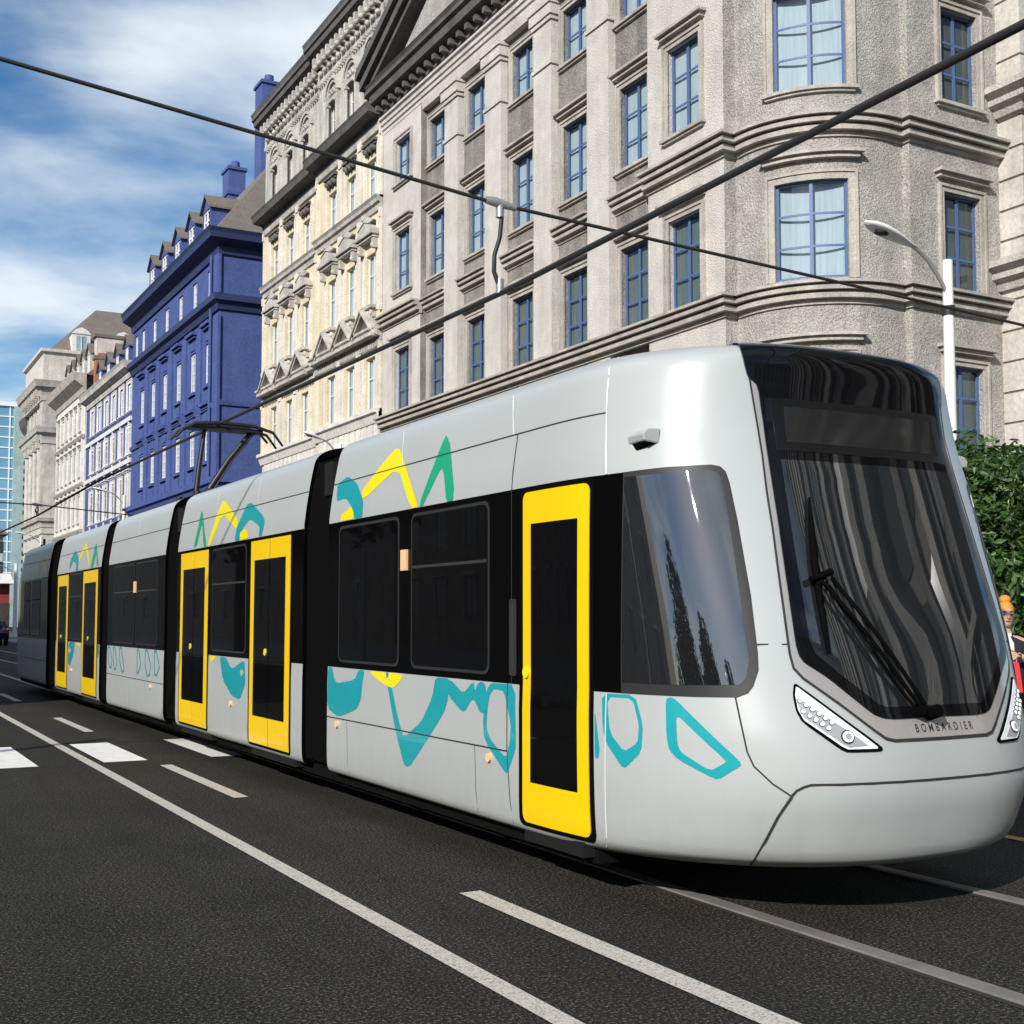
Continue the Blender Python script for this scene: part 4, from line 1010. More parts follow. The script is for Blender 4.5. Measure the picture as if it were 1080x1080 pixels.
    for i in range(int((u1-u0)/.6)): u=u0+.3+.6*i; mb.mbox(F,u-.2,u+.2,-.02,.10,7.4,8.9)
    yb.part('string_course',mb,M['white_wall'])
    mb=MB(); z=24.95
    cornice(mb,L,[(-.05,26.1),(-.05,z+.25),(.14,z+.25),(.20,z+.45),(.62,z+.60),(.66,z+.8),(.74,z+.85),(.74,z+1.0),(.80,z+1.15)])
    yb.part('roof_cornice',mb,M['trim_dark'])
    mb=MB(); n=int((u1-u0)/.52)
    for i in range(n):
        u=u0+.26+.52*i; mb.mbox(F,u-.09,u+.09,-.02,.52,z+.14,z+.42); mb.sphere((*F(u,.42),z+.07),.13,0,7,5); mb.sphere((*F(u,.16),z-.16),.12,0,7,5)
    mb.mbox(F,u0,u1,-.02,.10,z-.48,z-.36); mb.mbox(F,u0,u1,-.02,.06,z-.36,z+.12)
    for i in range(int((u1-u0)/.26)): u=u0+.13+.26*i; mb.mbox(F,u-.05,u+.05,-.02,.15,z-.62,z-.48)
    yb.part('roof_brackets',mb,M['cream'])
ywing(FR,42.45,49.55,YRW,0); ywing(FL,49.55,57.8,YLW,0)
# ------------------------------------------------------------------ deep-blue building
bb=Thing('blue_building',(18,75,0),'deep-blue painted building with tall white windows, dormers, two blue chimneys and a brown roof','building')
FB=west(18.0); BC1=[85.0,82.95,79.75,76.5,73.1,69.85,66.65]; BC2=[82.95,79.85,76.7,73.35,70.05,66.83]
BR=[(19.20,1.55,BC1,1.0),(14.45,2.25,BC2,1.15),(10.2,2.05,BC2,1.15),(6.0,2.05,BC2,1.15)]
mb=MB(); X=18.0
wall(mb,FB,64.6,86.0,0,21.3,[(c-w/2,c+w/2,z,z+h) for z,h,cs,w in BR for c in cs if c<85.2],0,.2,0,0,1)
mb.quad((18,64.6,0),(34,64.6,0),(34,64.6,21.3),(18,64.6,21.3),0); mb.quad((18,86,0),(34,86,0),(34,86,21.3),(18,86,21.3),0); mb.quad((34,64.6,0),(34,86,0),(34,86,21.3),(34,64.6,21.3),0)
bb.part('wall',mb,[M['blue_wall'],M['room']],recalc=False)
for z,h,cs,w in BR:
    for c in cs:
        if c>85.2: continue
        window(bb,FB,'b',c,z,w,h,0,.12,3,4 if h>2 else 3,frame=M['white_frame'],fw=.09,bar=.03,curt=1)
mb=MB()
for z,h,cs,w in BR[1:]:
    for c in cs:
        mb.mbox(FB,c-w/2-.28,c+w/2+.28,-.02,.30,z+h+.95,z+h+1.12); mb.mbox(FB,c-w/2-.18,c+w/2+.18,-.02,.16,z+h+.80,z+h+.948)
        mb.mbox(FB,c-w/2-.12,c+w/2+.12,-.02,.14,z-.22,z-.05); mb.mbox(FB,c-w/2,c+w/2,-.02,.07,z-1.0,z-.4)
        mb.mbox(FB,c-w/2+.1,c+w/2-.1,-.02,.05,z+h+.15,z+h+.65)
    for c,e in zip(cs,cs[1:]): mb.mbox(FB,(c+e)/2-.42,(c+e)/2+.42,-.02,.10,z-.95,z+h+(1.2 if z>14 else .9))
bb.part('window_hoods',mb,M['blue_wall'])
mb=MB()
for (a,b) in ((64.6,65.5),):
    mb.mbox(FB,a-.12,b,-.02,.13,0,17.8); mb.mbox(FB,a-.12,b,-.02,.13,19.0,21.3)
mb.tube([(17.86,65.9,0),(17.86,65.9,21.3)],.09,8)
bb.part('corner_pilaster',mb,M['blue_wall'])
LB=[(18,86.0),(18,64.6),(34,64.6)]
mb=MB(); cornice(mb,LB,[(-.05,22.3),(-.05,21.1),(.12,21.1),(.18,21.5),(.75,21.8),(.80,22.1),(.9,22.3)]); bb.part('main_cornice',mb,M['blue_dark'])
mb=MB(); cornice(mb,LB,[(-.05,18.9),(-.05,18.1),(.12,18.1),(.2,18.4),(.42,18.55),(.42,18.9)]); bb.part('cornice',mb,M['blue_dark'])
mb=MB(); cornice(mb,LB,[(-.05,9.1),(-.05,8.5),(.12,8.5),(.2,8.7),(.36,8.8),(.36,9.1)]); bb.part('cornice',mb,M['blue_wall'])
mb=MB(); cornice(mb,LB,[(-.05,13.2),(-.05,12.95),(.10,12.95),(.14,13.2)]); bb.part('cornice',mb,M['blue_wall'])
def hip(mb,x0,x1,y0,y1,z0,z1,inx,iny,m=0):
    v=[(x0,y0,z0),(x1,y0,z0),(x1,y1,z0),(x0,y1,z0),(x0+inx,y0+iny,z1),(x1-inx,y0+iny,z1),(x1-inx,y1-iny,z1),(x0+inx,y1-iny,z1)]
    mb.add(v,[(0,1,5,4),(1,2,6,5),(2,3,7,6),(3,0,4,7),(4,5,6,7)],m)
mb=MB(); hip(mb,17.6,34,64.2,86.2,22.3,30.3,6.2,5.2); bb.part('roof',mb,M['roof'],recalc=False)
def dormer(th,yc,z0,zw,h,w,xf,depth,mw,mr,mf,key):
    mb=MB(); x0=xf; x1=xf+depth
    mb.box(x0,x1,yc-w/2,yc-w/2+.15,z0,zw+h,0); mb.box(x0,x1,yc+w/2-.15,yc+w/2,z0,zw+h,0); mb.box(x0,x1,yc-w/2+.15,yc+w/2-.15,z0,zw,0)
    mb.add([(x0,yc-w/2,zw+h),(x0,yc+w/2,zw+h),(x0,yc,zw+h+.75),(x0+.2,yc-w/2,zw+h),(x0+.2,yc+w/2,zw+h),(x0+.2,yc,zw+h+.75)],[(0,1,2),(3,4,5)],0)
    mb.quad((x0+.3,yc-w/2,zw),(x0+.3,yc+w/2,zw),(x0+.3,yc+w/2,zw+h),(x0+.3,yc-w/2,zw+h),2)
    o=.18; 
    for s in (-1,1):
        mb.add([(x0-.15,yc,zw+h+.85),(x1,yc,zw+h+.85),(x1,yc+s*(w/2+o),zw+h-.02),(x0-.15,yc+s*(w/2+o),zw+h-.02),(x0-.15,yc,zw+h+.95),(x1,yc,zw+h+.95),(x1,yc+s*(w/2+o),zw+h+.08),(x0-.15,yc+s*(w/2+o),zw+h+.08)],[(0,1,2,3),(4,5,6,7),(0,4,7,3),(3,7,6,2)],1)
    d=th.part('dormer',mb,[mw,mr,M['room']])
    F=west(xf); ww=w-.34
    mb=MB(); mb.mbox(F,yc-ww/2,yc-ww/2+.1,-.12,-.04,zw,zw+h); mb.mbox(F,yc+ww/2-.1,yc+ww/2,-.12,-.04,zw,zw+h); mb.mbox(F,yc-.05,yc+.05,-.12,-.03,zw,zw+h)
    for k in range(4): z=zw+(h-.08)*k/3; mb.mbox(F,yc-ww/2+.1,yc+ww/2-.1,-.12,-.05,z,z+.08)
    hold(mb.build('window',mf),th.e).parent=d
    c=[o for o in d.children][0]; c.matrix_parent_inverse=Matrix.Identity(4)
for yc in (81.33,78.0,74.71,71.44,68.13): dormer(bb,yc,22.3,22.75,1.75,1.6,18.15,4.2,M['blue_wall'],M['roof'],M['white_frame'],'d')
for (y,x,z0,z1,w) in ((84.4,24.0,27,33.2,1.5),(77.6,24.2,28.0,36.8,1.5)):
    mb=MB(); mb.box(x-.2,x+1.0,y-w/2,y+w/2,z0,z1); mb.box(x-.3,x+1.1,y-w/2-.12,y+w/2+.12,z1-2.0,z1-1.8); mb.box(x-.3,x+1.1,y-w/2-.12,y+w/2+.12,z1-.2,z1); mb.tube([(x+.4,y-.3,z1),(x+.4,y-.3,z1+.5)],.3,10); mb.tube([(x+.4,y+.35,z1),(x+.4,y+.35,z1+.5)],.3,10)
    bb.part('chimney',mb,M['blue_wall'])

# ------------------------------------------------------------------ blue-and-white building
wb=Thing('terrace_house',(18,94,0),'blue house with white window surrounds and small dormers, left of the deep-blue building','building')
WC=[100.3,97.55,94.8,92.15,89.45,86.9]; WR=[(15.9,1.9),(12.9,1.75),(8.9,2.4),(5.0,2.2)]
mb=MB(); wall(mb,FB,86.0,103.0,0,18.4,[(c-.55,c+.55,z,z+h) for z,h in WR for c in WC],0,.2,0,0,1)
mb.quad((18,103,0),(30,103,0),(30,103,18.4),(18,103,18.4),0); mb.quad((18,86.0,18),(30,86.0,18),(30,103,18),(18,103,18),0)
wb.part('wall',mb,[M['blue_wall'],M['room']],recalc=False)
for z,h in WR:
    for c in WC: window(wb,FB,'w',c,z,1.1,h,0,.10,2,3,frame=M['white_frame'],fw=.22,bar=.05,trim=M['white_wall'],hood=0 if h<2 else .1,curt=1,tw=.22)
mb=MB()
for i in range(7):
    y=86.2+2.75*i
    mb.mbox(FB,y+.55,y+.75,-.02,.08,4,15.3)
for z in (15.3,12.4,8.3): mb.mbox(FB,86,103,-.02,.12,z-.15,z+.15)
wb.part('string_course',mb,M['white_wall'])
mb=MB(); cornice(mb,[(18,103),(18,86.1)],[(-.05,19.3),(-.05,18.2),(.1,18.2),(.14,18.45),(.14,18.6),(.55,18.8),(.6,19.1),(.7,19.3)]); wb.part('main_cornice',mb,M['cream'])
mb=MB(); mb.quad((18,86,19.25),(18,103,19.25),(23,103,23.5),(23,86,23.5)); wb.part('roof',mb,M['roof'],recalc=False)
for yc in (99.5,96.2,92.9,89.6): dormer(wb,yc,19.3,19.5,1.4,1.4,18.3,3,M['blue_wall'],M['roof'],M['white_frame'],'w')
mb=MB(); mb.box(18.6,23,103.0,103.8,17,22.6,0); mb.box(18.5,23.1,102.9,103.9,22.6,22.9,1); wb.part('party_wall',mb,[M['brick_orange'],M['roof']])

# ------------------------------------------------------------------ pale terrace
pb=Thing('pale_terrace',(18,110,0),'pale grey many-windowed terrace building between the blue-and-white house and the mansard building','building')
PC=[116.0,113.9,111.8,109.7,107.6,105.5]; PR=[(17.0,1.9),(13.2,2.2),(9.4,2.2),(5.4,2.2)]
mb=MB(); wall(mb,FB,103.8,117.6,0,20.0,[(c-.48,c+.48,z,z+h) for z,h in PR for c in PC],0,.2,0,0,1)
mb.quad((18,103.8,0),(34,103.8,0),(34,103.8,20.),(18,103.8,20.),0); mb.quad((18,117.6,0),(34,117.6,0),(34,117.6,20.),(18,117.6,20.),0)
pb.part('wall',mb,[M['white_wall'],M['room']],recalc=False)
for z,h in PR:
    for c in PC: window(pb,FB,'p',c,z,.96,h,0,.1,2,2.5,frame=M['white_frame'],fw=.08,bar=.04,trim=M['pale_wall'],hood=.1,curt=1)
mb=MB()
for y in [104.4+2.1*i for i in range(7)]: mb.mbox(FB,y-.22,y+.22,-.02,.14,4,19.6)
pb.part('pilaster_strips',mb,M['white_wall'])
for z in (16.2,12.3,8.5,):
    mb=MB(); cornice(mb,[(18,117.6),(18,103.8)],[(-.05,z+.3),(-.05,z),(.16,z),(.28,z+.2),(.28,z+.3)]); pb.part('string_course',mb,M['trim'])
mb=MB(); cornice(mb,[(18,117.6),(18,103.7)],[(-.05,21.5),(-.05,20.0),(.1,20.0),(.2,20.4),(.9,20.9),(1.0,21.2),(1.1,21.5)]); pb.part('main_cornice',mb,M['trim'])
mb=MB(); mb.quad((18,103.8,21.4),(18,117.6,21.4),(24,117.6,26.5),(24,103.8,26.5)); mb.add([(18,103.8,21.4),(24,103.8,21.4),(24,103.8,26.5)],[(0,1,2)]); pb.part('roof',mb,M['roof'],recalc=False)
for yc in (115.5,113.0,110.5,108.0,105.5): dormer(pb,yc,21.4,21.8,1.6,1.4,18.5,3,M['cream'],M['roof'],M['white_frame'],'p')
mb=MB(); mb.box(18.8,24.5,103.82,104.8,20.5,24.6,0); mb.box(18.9,24.4,103.4,103.81,19.5,23.2,1); mb.box(18.6,24.7,103.7,104.9,24.6,24.85,2); pb.part('gable_wall',mb,[M['pale_wall'],M['brick_orange'],M['roof']])

# ------------------------------------------------------------------ stone mansard building
sb=Thing('mansard_building',(18,135,0),'cream stone building with heavy cornices under a big grey-brown mansard roof','building')
SY0,SY1=125.2,137.2
cs=[127.8+2.7*i for i in range(4)]
SR=[(12.5,4.6),(20.7,2.2),(6.2,3.0)]
mb=MB(); wall(mb,FB,SY0,SY1,0,24.4,[(c-.6,c+.6,z,z+h) for z,h in SR for c in cs],0,.3,0,0,1)
Fss=south(SY0); scs=[19.9,22.9,25.9]
wall(mb,Fss,18,34,0,24.4,[(c-.6,c+.6,z,z+h) for z,h in SR[1:2] for c in scs],0,.3,0,0,1)
sb.part('wall',mb,[M['pale_wall'],M['room']],recalc=False)
for z,h in SR:
    for c in cs: window(sb,FB,'s',c,z,1.2,h,0,.15,2,3,frame=M['white_frame'],fw=.08,bar=.05,trim=M['cream'],hood=.2,curt=1)
for c in scs: window(sb,Fss,'ss',c,20.7,1.2,2.2,0,.15,2,3,frame=M['white_frame'],fw=.08,bar=.05,trim=M['cream'],hood=0,curt=0)
mb=MB()
for c in cs: mb.tube([(*FB(c-1.35,.2),11.2),(*FB(c-1.35,.2),18.0)],.28,8); mb.mbox(FB,c-1.8,c-.9,-.02,.55,18.0,18.6)
mb.mbox(FB,SY0,SY0+1.3,-.02,.3,11.2,18.3); mb.mbox(FB,SY0+.0,SY0+1.3,-.02,.3,19.9,24.0)
mb.mbox(Fss,17.72,19.0,-.02,.3,11.2,18.3); mb.mbox(Fss,17.72,19.0,-.02,.3,19.9,24.0)
sb.part('columns',mb,M['cream'])
LS=[(18,SY1),(18,SY0),(34,SY0)]
for z,s,nm in ((19.9,1.0,'cornice'),(24.4,1.25,'main_cornice'),(11.2,.6,'cornice')):
    mb=MB(); cornice(mb,LS,[(-.05,z),(-.05,z-1.5*s),(.32*s,z-1.5*s),(.34*s,z-1.1*s),(.45*s,z-.7*s),(.80*s,z-.5*s),(.88*s,z-.2*s),(.95*s,z)])
    if s>=1:
        for i in range(int((SY1-SY0)/1.1)): u=SY0+.5+1.1*i; mb.mbox(FB,u-.18,u+.18,.3,.70*s,z-1.15*s,z-.62*s)
    sb.part(nm,mb,M['cream'] if s<1.1 else M['trim'])
mb=MB(); cornice(mb,LS,[(-.4,27.6),(-.4,24.4),(.25,24.4),(.25,27.2),(.55,27.3),(.55,27.6)]); sb.part('parapet',mb,M['pale_wall'])
for k in range(4): 
    z=5.5+k*1.4; mb=MB(); mb.mbox(FB,SY0,SY1,-.02,.12,z,z+1.1); mb.mbox(Fss,17.88,34,-.02,.12,z,z+1.1); sb.part('stone_band',mb,M['pale_wall'])
mb=MB(); hip(mb,18.3,40,SY0+.3,SY1,27.6,33.0,5.0,4.0); sb.part('roof',mb,M['roof'],recalc=False)
for c in (21.2,25.2,29.2):
    mb=MB(); mb.box(c-.85,c+.85,SY0-.1,SY0+3,27.0,29.4,0); mb.box(c-.45,c+.45,SY0-.16,SY0-.102,27.4,29.2,1)
    mb.mprism(Fss,[(c-.95,29.4),(c+.95,29.4),(c+.5,29.85),(c,30.05),(c-.5,29.85)],-3,.2,0); mb.box(c-.04,c+.04,SY0-.20,SY0-.162,27.4,29.2,0)
    sb.part('dormer',mb,[M['white_wall'],M['glass']])
# farther block beyond it
fb=Thing('far_stone_building',(18,140,0),'distant pale stone building end with dark eaves, between the mansard building and the glass tower','building')
mb=MB(); mb.box(18.6,34,137.4,141.0,0,21.5,0)
for k in range(4):
    for i in range(1): mb.box(18.5,18.62,138.4+2.6*i,139.6+2.6*i,4+4*k,6.4+4*k,1)
fb.part('wall',mb,[M['pale_wall'],M['room']])
mb=MB(); cornice(mb,[(18.6,141.0),(18.6,137.4),(34,137.4)],[(-.1,22.6),(-.1,21.0),(.3,21.0),(.8,21.8),(.9,22.2),(1.0,22.6)]); fb.part('cornice',mb,M['trim_dark'])
mb=MB(); cornice(mb,[(18.6,141.0),(18.6,137.4),(34,137.4)],[(-.1,12.3),(-.1,11.3),(.2,11.3),(.4,11.9),(.5,12.3)]); fb.part('cornice',mb,M['trim'])
# ------------------------------------------------------------------ glass tower and low buildings at the end of the street
M['tower_blue']=mat('tower_blue_glass',(.16,.36,.50),.08,.2,.8,var=(.05,.3,(1,1,3)))
M['car_glass0']=mat('dark_reflected_glass',(.05,.07,.08),.2)
M['tower_side']=stone('tower_pale_green_cladding',(.32,.42,.41),.92,(.5,.1,.02),.08)
tw=Thing('glass_tower',(26,248,0),'distant office tower with blue glass front and pale green side','tower')
mb=MB(); mb.box(6,29.2,240,262,0,40.2,0); tw.part('glass_front',mb,M['tower_blue'])
mb=MB()
for k in range(21): mb.box(5.8,29.2,239.88,239.99,1.9*k+.2,1.9*k+.42)
for x in (8,13,18,23,28.4): mb.box(x,x+.22,239.86,239.985,0,40.2)
mb.box(5.6,31.6,239.6,263,40.2,41.0)
tw.part('floor_bands',mb,M['white_frame'])
mb=MB(); mb.box(29.2,32.4,239.2,263,0,40.2,0)
for k in range(26): mb.box(30.9,31.35,239.05,239.19,1+1.5*k,1.7+1.5*k,1)
tw.part('side_cladding',mb,[M['tower_side'],M['room']])
lb=Thing('low_brown_building',(21,205,0),'low brown building with horizontal window bands at the left edge in front of the tower','building')
mb=MB(); mb.box(2,23.2,200,215,0,14.2,0)
for k in range(4): mb.box(1.9,23.3,199.85,199.99,2.2+3.1*k,3.9+3.1*k,1)
lb.part('wall',mb,[M['cream'],M['room']]); mb=MB(); hip(mb,1.2,24.0,199,216,14.2,17.6,4,4); lb.part('roof',mb,M['roof'],recalc=False)
rb=Thing('red_shop',(20,158,0),'small dark-red shop with a pale awning at the far left end of the street','building')
M['dark_red']=mat('dark_red_paint',(.22,.03,.025),.6); M['brownish']=mat('dark_brown_cladding',(.05,.035,.03),.7,var=(1.5,.5))
mb=MB(); mb.box(8,19.2,158,166,0,5.8,0); mb.box(8,19.25,157.9,157.99,0,3.4,2); rb.part('wall',mb,[M['dark_red'],M['room'],M['brownish']])
mb=MB(); mb.add([(8,158,6.9),(19.2,158,6.9),(19.6,156.6,5.7),(8,156.6,5.7),(8,158,5.6),(19.2,158,5.6)],[(0,1,2,3),(3,2,5,4),(1,2,5)]); rb.part('awning',mb,M['white_wall'],recalc=False)
# ------------------------------------------------------------------ buildings the windows reflect and that throw the shade (left of and behind the camera)
M['brick_dark']=stone('brown_stone',(.34,.29,.24),.75,(8,.5,.03),.2)
def block(name,label,x0,x1,y0,y1,h,wallm,face,cols,rows,zb=1.2,top=None,fm=None,ww=1.1,wh=1.9,gm=None):
    th=Thing(name,((x0+x1)/2,(y0+y1)/2,0),label,'building')
    mb=MB(); mb.box(x0,x1,y0,y1,0,h,0); th.part('wall',mb,wallm)
    F=(lambda u,d:(x1+d,u)) if face=='E' else ((lambda u,d:(x0-d,u)) if face=='W' else (lambda u,d:(u,y1+d)))
    u0,u1=(y0,y1) if face in 'EW' else (x0,x1)
    for r in range(rows):
        for c in range(cols):
            uc=u0+(u1-u0)*(c+.5)/cols; z=zb+(h-zb-.6)*r/rows+.5
            mb=MB(); mb.mbox(F,uc-ww/2,uc+ww/2,.01,.05,z,z+wh,1); mb.mbox(F,uc-ww/2-.12,uc-ww/2,.0,.12,z-.1,z+wh+.1,0); mb.mbox(F,uc+ww/2,uc+ww/2+.12,.0,.12,z-.1,z+wh+.1,0); mb.mbox(F,uc-.04,uc+.04,.05,.08,z,z+wh,0); mb.mbox(F,uc-ww/2-.2,uc+ww/2+.2,.0,.25,z+wh+.1,z+wh+.3,0)
            th.part('window',mb,[fm or M['trim'],gm or M['car_glass0']])
    mb=MB(); mb.box(x0-.4,x1+.4,y0-.4,y1+.4,h,h+.5); th.part('cornice',mb,top or M['trim'])
    return th
block('office_block','tall brown office building that shades the far road, seen in the tram side glass',-40,-20,8.8,62,26,M['brick_dark'],'E',16,7,fm=M['cream'])
block('brown_terrace_row','long brown terrace farther down the left side, mirrored in the rear tram windows',-40,-20,63,250,25,M['brick_dark'],'E',20,3,fm=M['cream'])  # unseen row added to keep bright sky out of the tram reflections
ht=Thing('stone_hotel',(26,-12,0),'long brown stone building with tall ribs behind the camera, mirrored in the windscreen','building')
FH=west(18.0); mb=MB(); mb.box(18,34,-24,1.0,0,24,0); ht.part('wall',mb,M['stucco_rough'])
rh=random.Random(77); u=-23.6  # ribs and gaps invented to draw upright lines in the windscreen reflection
while u<.2:
    w_=rh.choice((.18,.3,.45,.7)); m_=rh.choice(('stucco','trim','stucco_rough','pilaster'))
    mb=MB(); mb.mbox(FH,u,u+w_,.0,rh.uniform(.15,.5),0,23.6); ht.part('rib',mb,M[m_])
    u+=w_; g_=rh.uniform(.35,1.3)
    z=1.2+rh.uniform(0,1)
    while z<22:
        h_=rh.uniform(1.6,3.6); h_=min(h_,23-z)
        mb=MB(); mb.mbox(FH,u+.06,u+g_-.06,.01,.05,z,z+h_); ht.part('window',mb,M['room'] if rh.random()<.75 else M['car_glass0']); z+=h_+rh.uniform(.5,1.2)
    u+=g_
for z in (5.4,23.7): mb=MB(); mb.mbox(FH,-24,1,.0,.6,z,z+.35); ht.part('cornice',mb,M['stucco'])
block('stone_department_store','beige stone building across the street behind, mirrored in the right of the windscreen',6,30,-70,-48,26,M['pale_wall'],'N',9,6,fm=M['cream'])
# ------------------------------------------------------------------ vegetation
def leaf_mat(name,c1,c2):
    m=bpy.data.materials.new(name); m.use_nodes=True; nt=m.node_tree; p=nt.nodes['Principled BSDF']; p.inputs['Roughness'].default_value=.45
    oi=nt.nodes.new('ShaderNodeNewGeometry'); r=nt.nodes.new('ShaderNodeValToRGB'); r.color_ramp.elements[0].color=(*c1,1); r.color_ramp.elements[1].color=(*c2,1)
    nt.links.new(oi.outputs['Random Per Island'],r.inputs[0]); nt.links.new(r.outputs[0],p.inputs['Base Color'])
    p.inputs['Transmission Weight'].default_value=0
    tr=nt.nodes.new('ShaderNodeBsdfTranslucent'); tr.inputs[0].default_value=(c2[0]*1.4,c2[1]*1.5,c2[2],1); mx=nt.nodes.new('ShaderNodeMixShader'); mx.inputs[0].default_value=.3
    out=nt.nodes['Material Output']; nt.links.new(p.outputs[0],mx.inputs[1]); nt.links.new(tr.outputs[0],mx.inputs[2]); nt.links.new(mx.outputs[0],out.inputs[0])
    return m
M['leaf']=leaf_mat('leaf_green',(.005,.017,.004),(.068,.14,.024)); M['leaf_dark']=leaf_mat('leaf_dark_green',(.010,.028,.010),(.035,.075,.018))
M['bark']=mat('bark',(.09,.07,.05),.9,bump=(14,.8,.03))
def crown(mb,blobs,n,size,rnd,inner=.45):
    tot=sum(b[3]**2 for b in blobs)
    for (cx,cy,cz,r,sz) in blobs:
        k=int(n*r*r/tot)
        for _ in range(k):
            d=Vector((rnd.gauss(0,1),rnd.gauss(0,1),rnd.gauss(0,1))).normalized(); rr=r*(inner+(1-inner)*rnd.random()**.6)
            rr*=.82+.30*noise.noise(Vector((cx+d.x*2.2,cy+d.y*2.2,cz+d.z*2.2)))*1.4
            p=Vector((cx,cy,cz))+Vector((d.x*rr,d.y*rr,d.z*rr*sz))
            nrm=(d+Vector((rnd.gauss(0,.6),rnd.gauss(0,.6),rnd.gauss(0,.6)+.3))).normalized()
            a=nrm.orthogonal().normalized(); a.rotate(__import__('mathutils').Quaternion(nrm,rnd.random()*6.3)); b=nrm.cross(a); s=size*(.6+.8*rnd.random())
            mb.add([tuple(p-a*s),tuple(p-b*s*.42+nrm*s*.12),tuple(p+a*s),tuple(p+b*s*.42+nrm*s*.12)],[(0,1,2,3)])
def tree(name,x,y,label,blobs,n,size,m,trunk_h,tr,seed,cat='tree',group=None,limbs=6,inner=.45):
    rnd=random.Random(seed); th=Thing(name,(x,y,.12),label,cat,group)
    mb=MB(); mb.tube([(x,y,.1),(x+.05,y,trunk_h*.5),(x,y+.03,trunk_h)],[tr,tr*.8,tr*.6],8)
    for k in range(limbs):
        b=blobs[k%len(blobs)]; z0=trunk_h*(.55+.45*rnd.random())
        p0=Vector((x,y,z0)); p1=Vector((b[0]+rnd.uniform(-.3,.3)*b[3],b[1]+rnd.uniform(-.3,.3)*b[3],b[2]+.2*b[3]))
        mb.tube([p0,p0.lerp(p1,.5)+Vector((0,0,.1)),p1],[tr*.5,tr*.3,tr*.1],6)
    th.part('trunk',mb,M['bark'])
    mb=MB(); crown(mb,blobs,n,size,rnd,inner); th.part('crown',mb,m,recalc=False)
tree('street_tree',12.3,10.3,'bright leafy green tree behind the tram nose, half covered by it',
     [(12.3,10.3,3.05,1.05,.85),(12.0,10.0,1.9,1.2,.9),(12.7,10.4,1.6,1.2,.9),(11.9,10.5,3.05,.75,.9),(12.4,9.9,1.1,1.1,.9)],24000,.058,M['leaf'],1.9,.09,3)
tree('street_tree',13.7,9.3,'darker leafy green tree at the right edge, nearest the woman',
     [(13.7,9.3,2.8,1.0,.9),(13.4,9.5,1.8,1.2,.95),(13.9,8.9,1.5,1.2,.9),(13.2,9.9,2.75,.75,.8),(13.6,9.0,.95,1.05,.9)],22000,.058,M['leaf'],1.7,.09,5)
# tree mirrored in the cab window; three more added to widen its reflection
for q,(y_,hh,lb_) in enumerate(((3.6,7.3,'tallest dark conical tree left of the street, mirrored in the cab side window'),(-.6,6.6,'second dark conical tree of the row mirrored in the cab side window'),(-5.2,5.7,'third dark conical tree of the row mirrored in the cab side window'),(-10.0,4.6,'lowest dark conical tree, nearest the front in the mirrored row'))):
    rp_=random.Random(9+q); pbx=[]
    for i in range(10):
        z=.9+i*(hh-1.3)/9; r_=2.9*(1-i/10.4)**.8+.15
        for k in (-1,0,1): pbx.append((-12.4+rp_.uniform(-.3,.3),y_+k*r_*.42+rp_.uniform(-.2,.2),z,r_*.66,.75))
    tree('conical_tree',-12.4,y_,lb_,pbx,8000,.17,M['leaf_dark'],2.2,.2,11+q,limbs=4,inner=.2,group='trees left of the street')

# unseen trees added left of the road to block sky from the tram rear
for q,(x_,y_,lb_) in enumerate(((-3.6,31.0,'big leafy tree left of the road that shades the rear of the tram'),(-4.0,38.5,'second big leafy tree farther down the left side of the road'))):
    tree('plane_tree',x_,y_,lb_,[(x_,y_,6.8,3.6,.85),(x_+1.6,y_-1.6,5.6,2.6,.9),(x_-1.5,y_+1.6,5.8,2.8,.9),(x_+1.8,y_+2.0,6.2,2.6,.9),(x_+.2,y_-.4,9.0,2.4,.8)],12000,.20,M['leaf_dark'],4.2,.22,31+q,inner=.3,group='big trees left of the road')

# ------------------------------------------------------------------ street lamps and poles
def lamp(x,y,h,arm,label,r=.085,group=None):
    th=Thing('street_lamp',(x,y,0),label,'street lamp',group)
    mb=MB(); mb.tube([(x,y,0),(x,y,h*.5),(x,y,h)],[r*1.25,r*1.08,r*.9],14); mb.cyl((x,y,0),(x,y,.35),r*1.7,14); th.part('pole',mb,M['pole_white'])
    mb=MB(); zb=h-.78; mb.cyl((x,y,zb-.07),(x,y,zb+.07),r*1.18,14); th.part('clamp',mb,M['frame_grey'])
    q=arm/1.42
    mb=MB(); mb.tube([(x-a*q,y,h+b) for a,b in ((0,-.58),(.07,-.43),(.19,-.25),(.36,-.06),(.52,.06),(.66,.13))],.032,8); th.part('arm',mb,M['galv'])
    a=Vector((x-.56*q,y,h+.09)); e=Vector((x-1.46*q,y,h+.34)); d=(e-a).normalized(); L_=(e-a).length; sd=Vector((0,1,0)); up=Vector((-d.z,0,d.x)) if d.x>0 else Vector((d.z,0,-d.x))
    vs=[];fs=[]; n=10; pr=[.035,.06,.085,.115,.14,.155,.16,.15,.115,.03]
    for i in range(n):
        c=a+d*(L_*i/(n-1))
        for k in range(12):
            an=2*PI*k/12; w_=pr[i]; hh=w_*.42
            vs.append(tuple(c+sd*math.cos(an)*w_+up*(math.sin(an)*(hh if math.sin(an)>0 else hh*.75))))
    for i in range(n-1):
        for k in range(12): fs.append((i*12+k,i*12+(k+1)%12,(i+1)*12+(k+1)%12,(i+1)*12+k))
    fs+=[tuple(range(12)),tuple(range((n-1)*12,n*12))]
    mb=MB(); mb.add(vs,fs,0,True); hd=th.part('lamp_head',mb,M['pole_white'])
    mb=MB(); c=a+d*(L_*.66)-up*.035; mb.sphere(tuple(c),.115,0,10,6,(1.3,.85,.35)); o=mb.build('lens',M['frame_grey']); sub(o,hd)
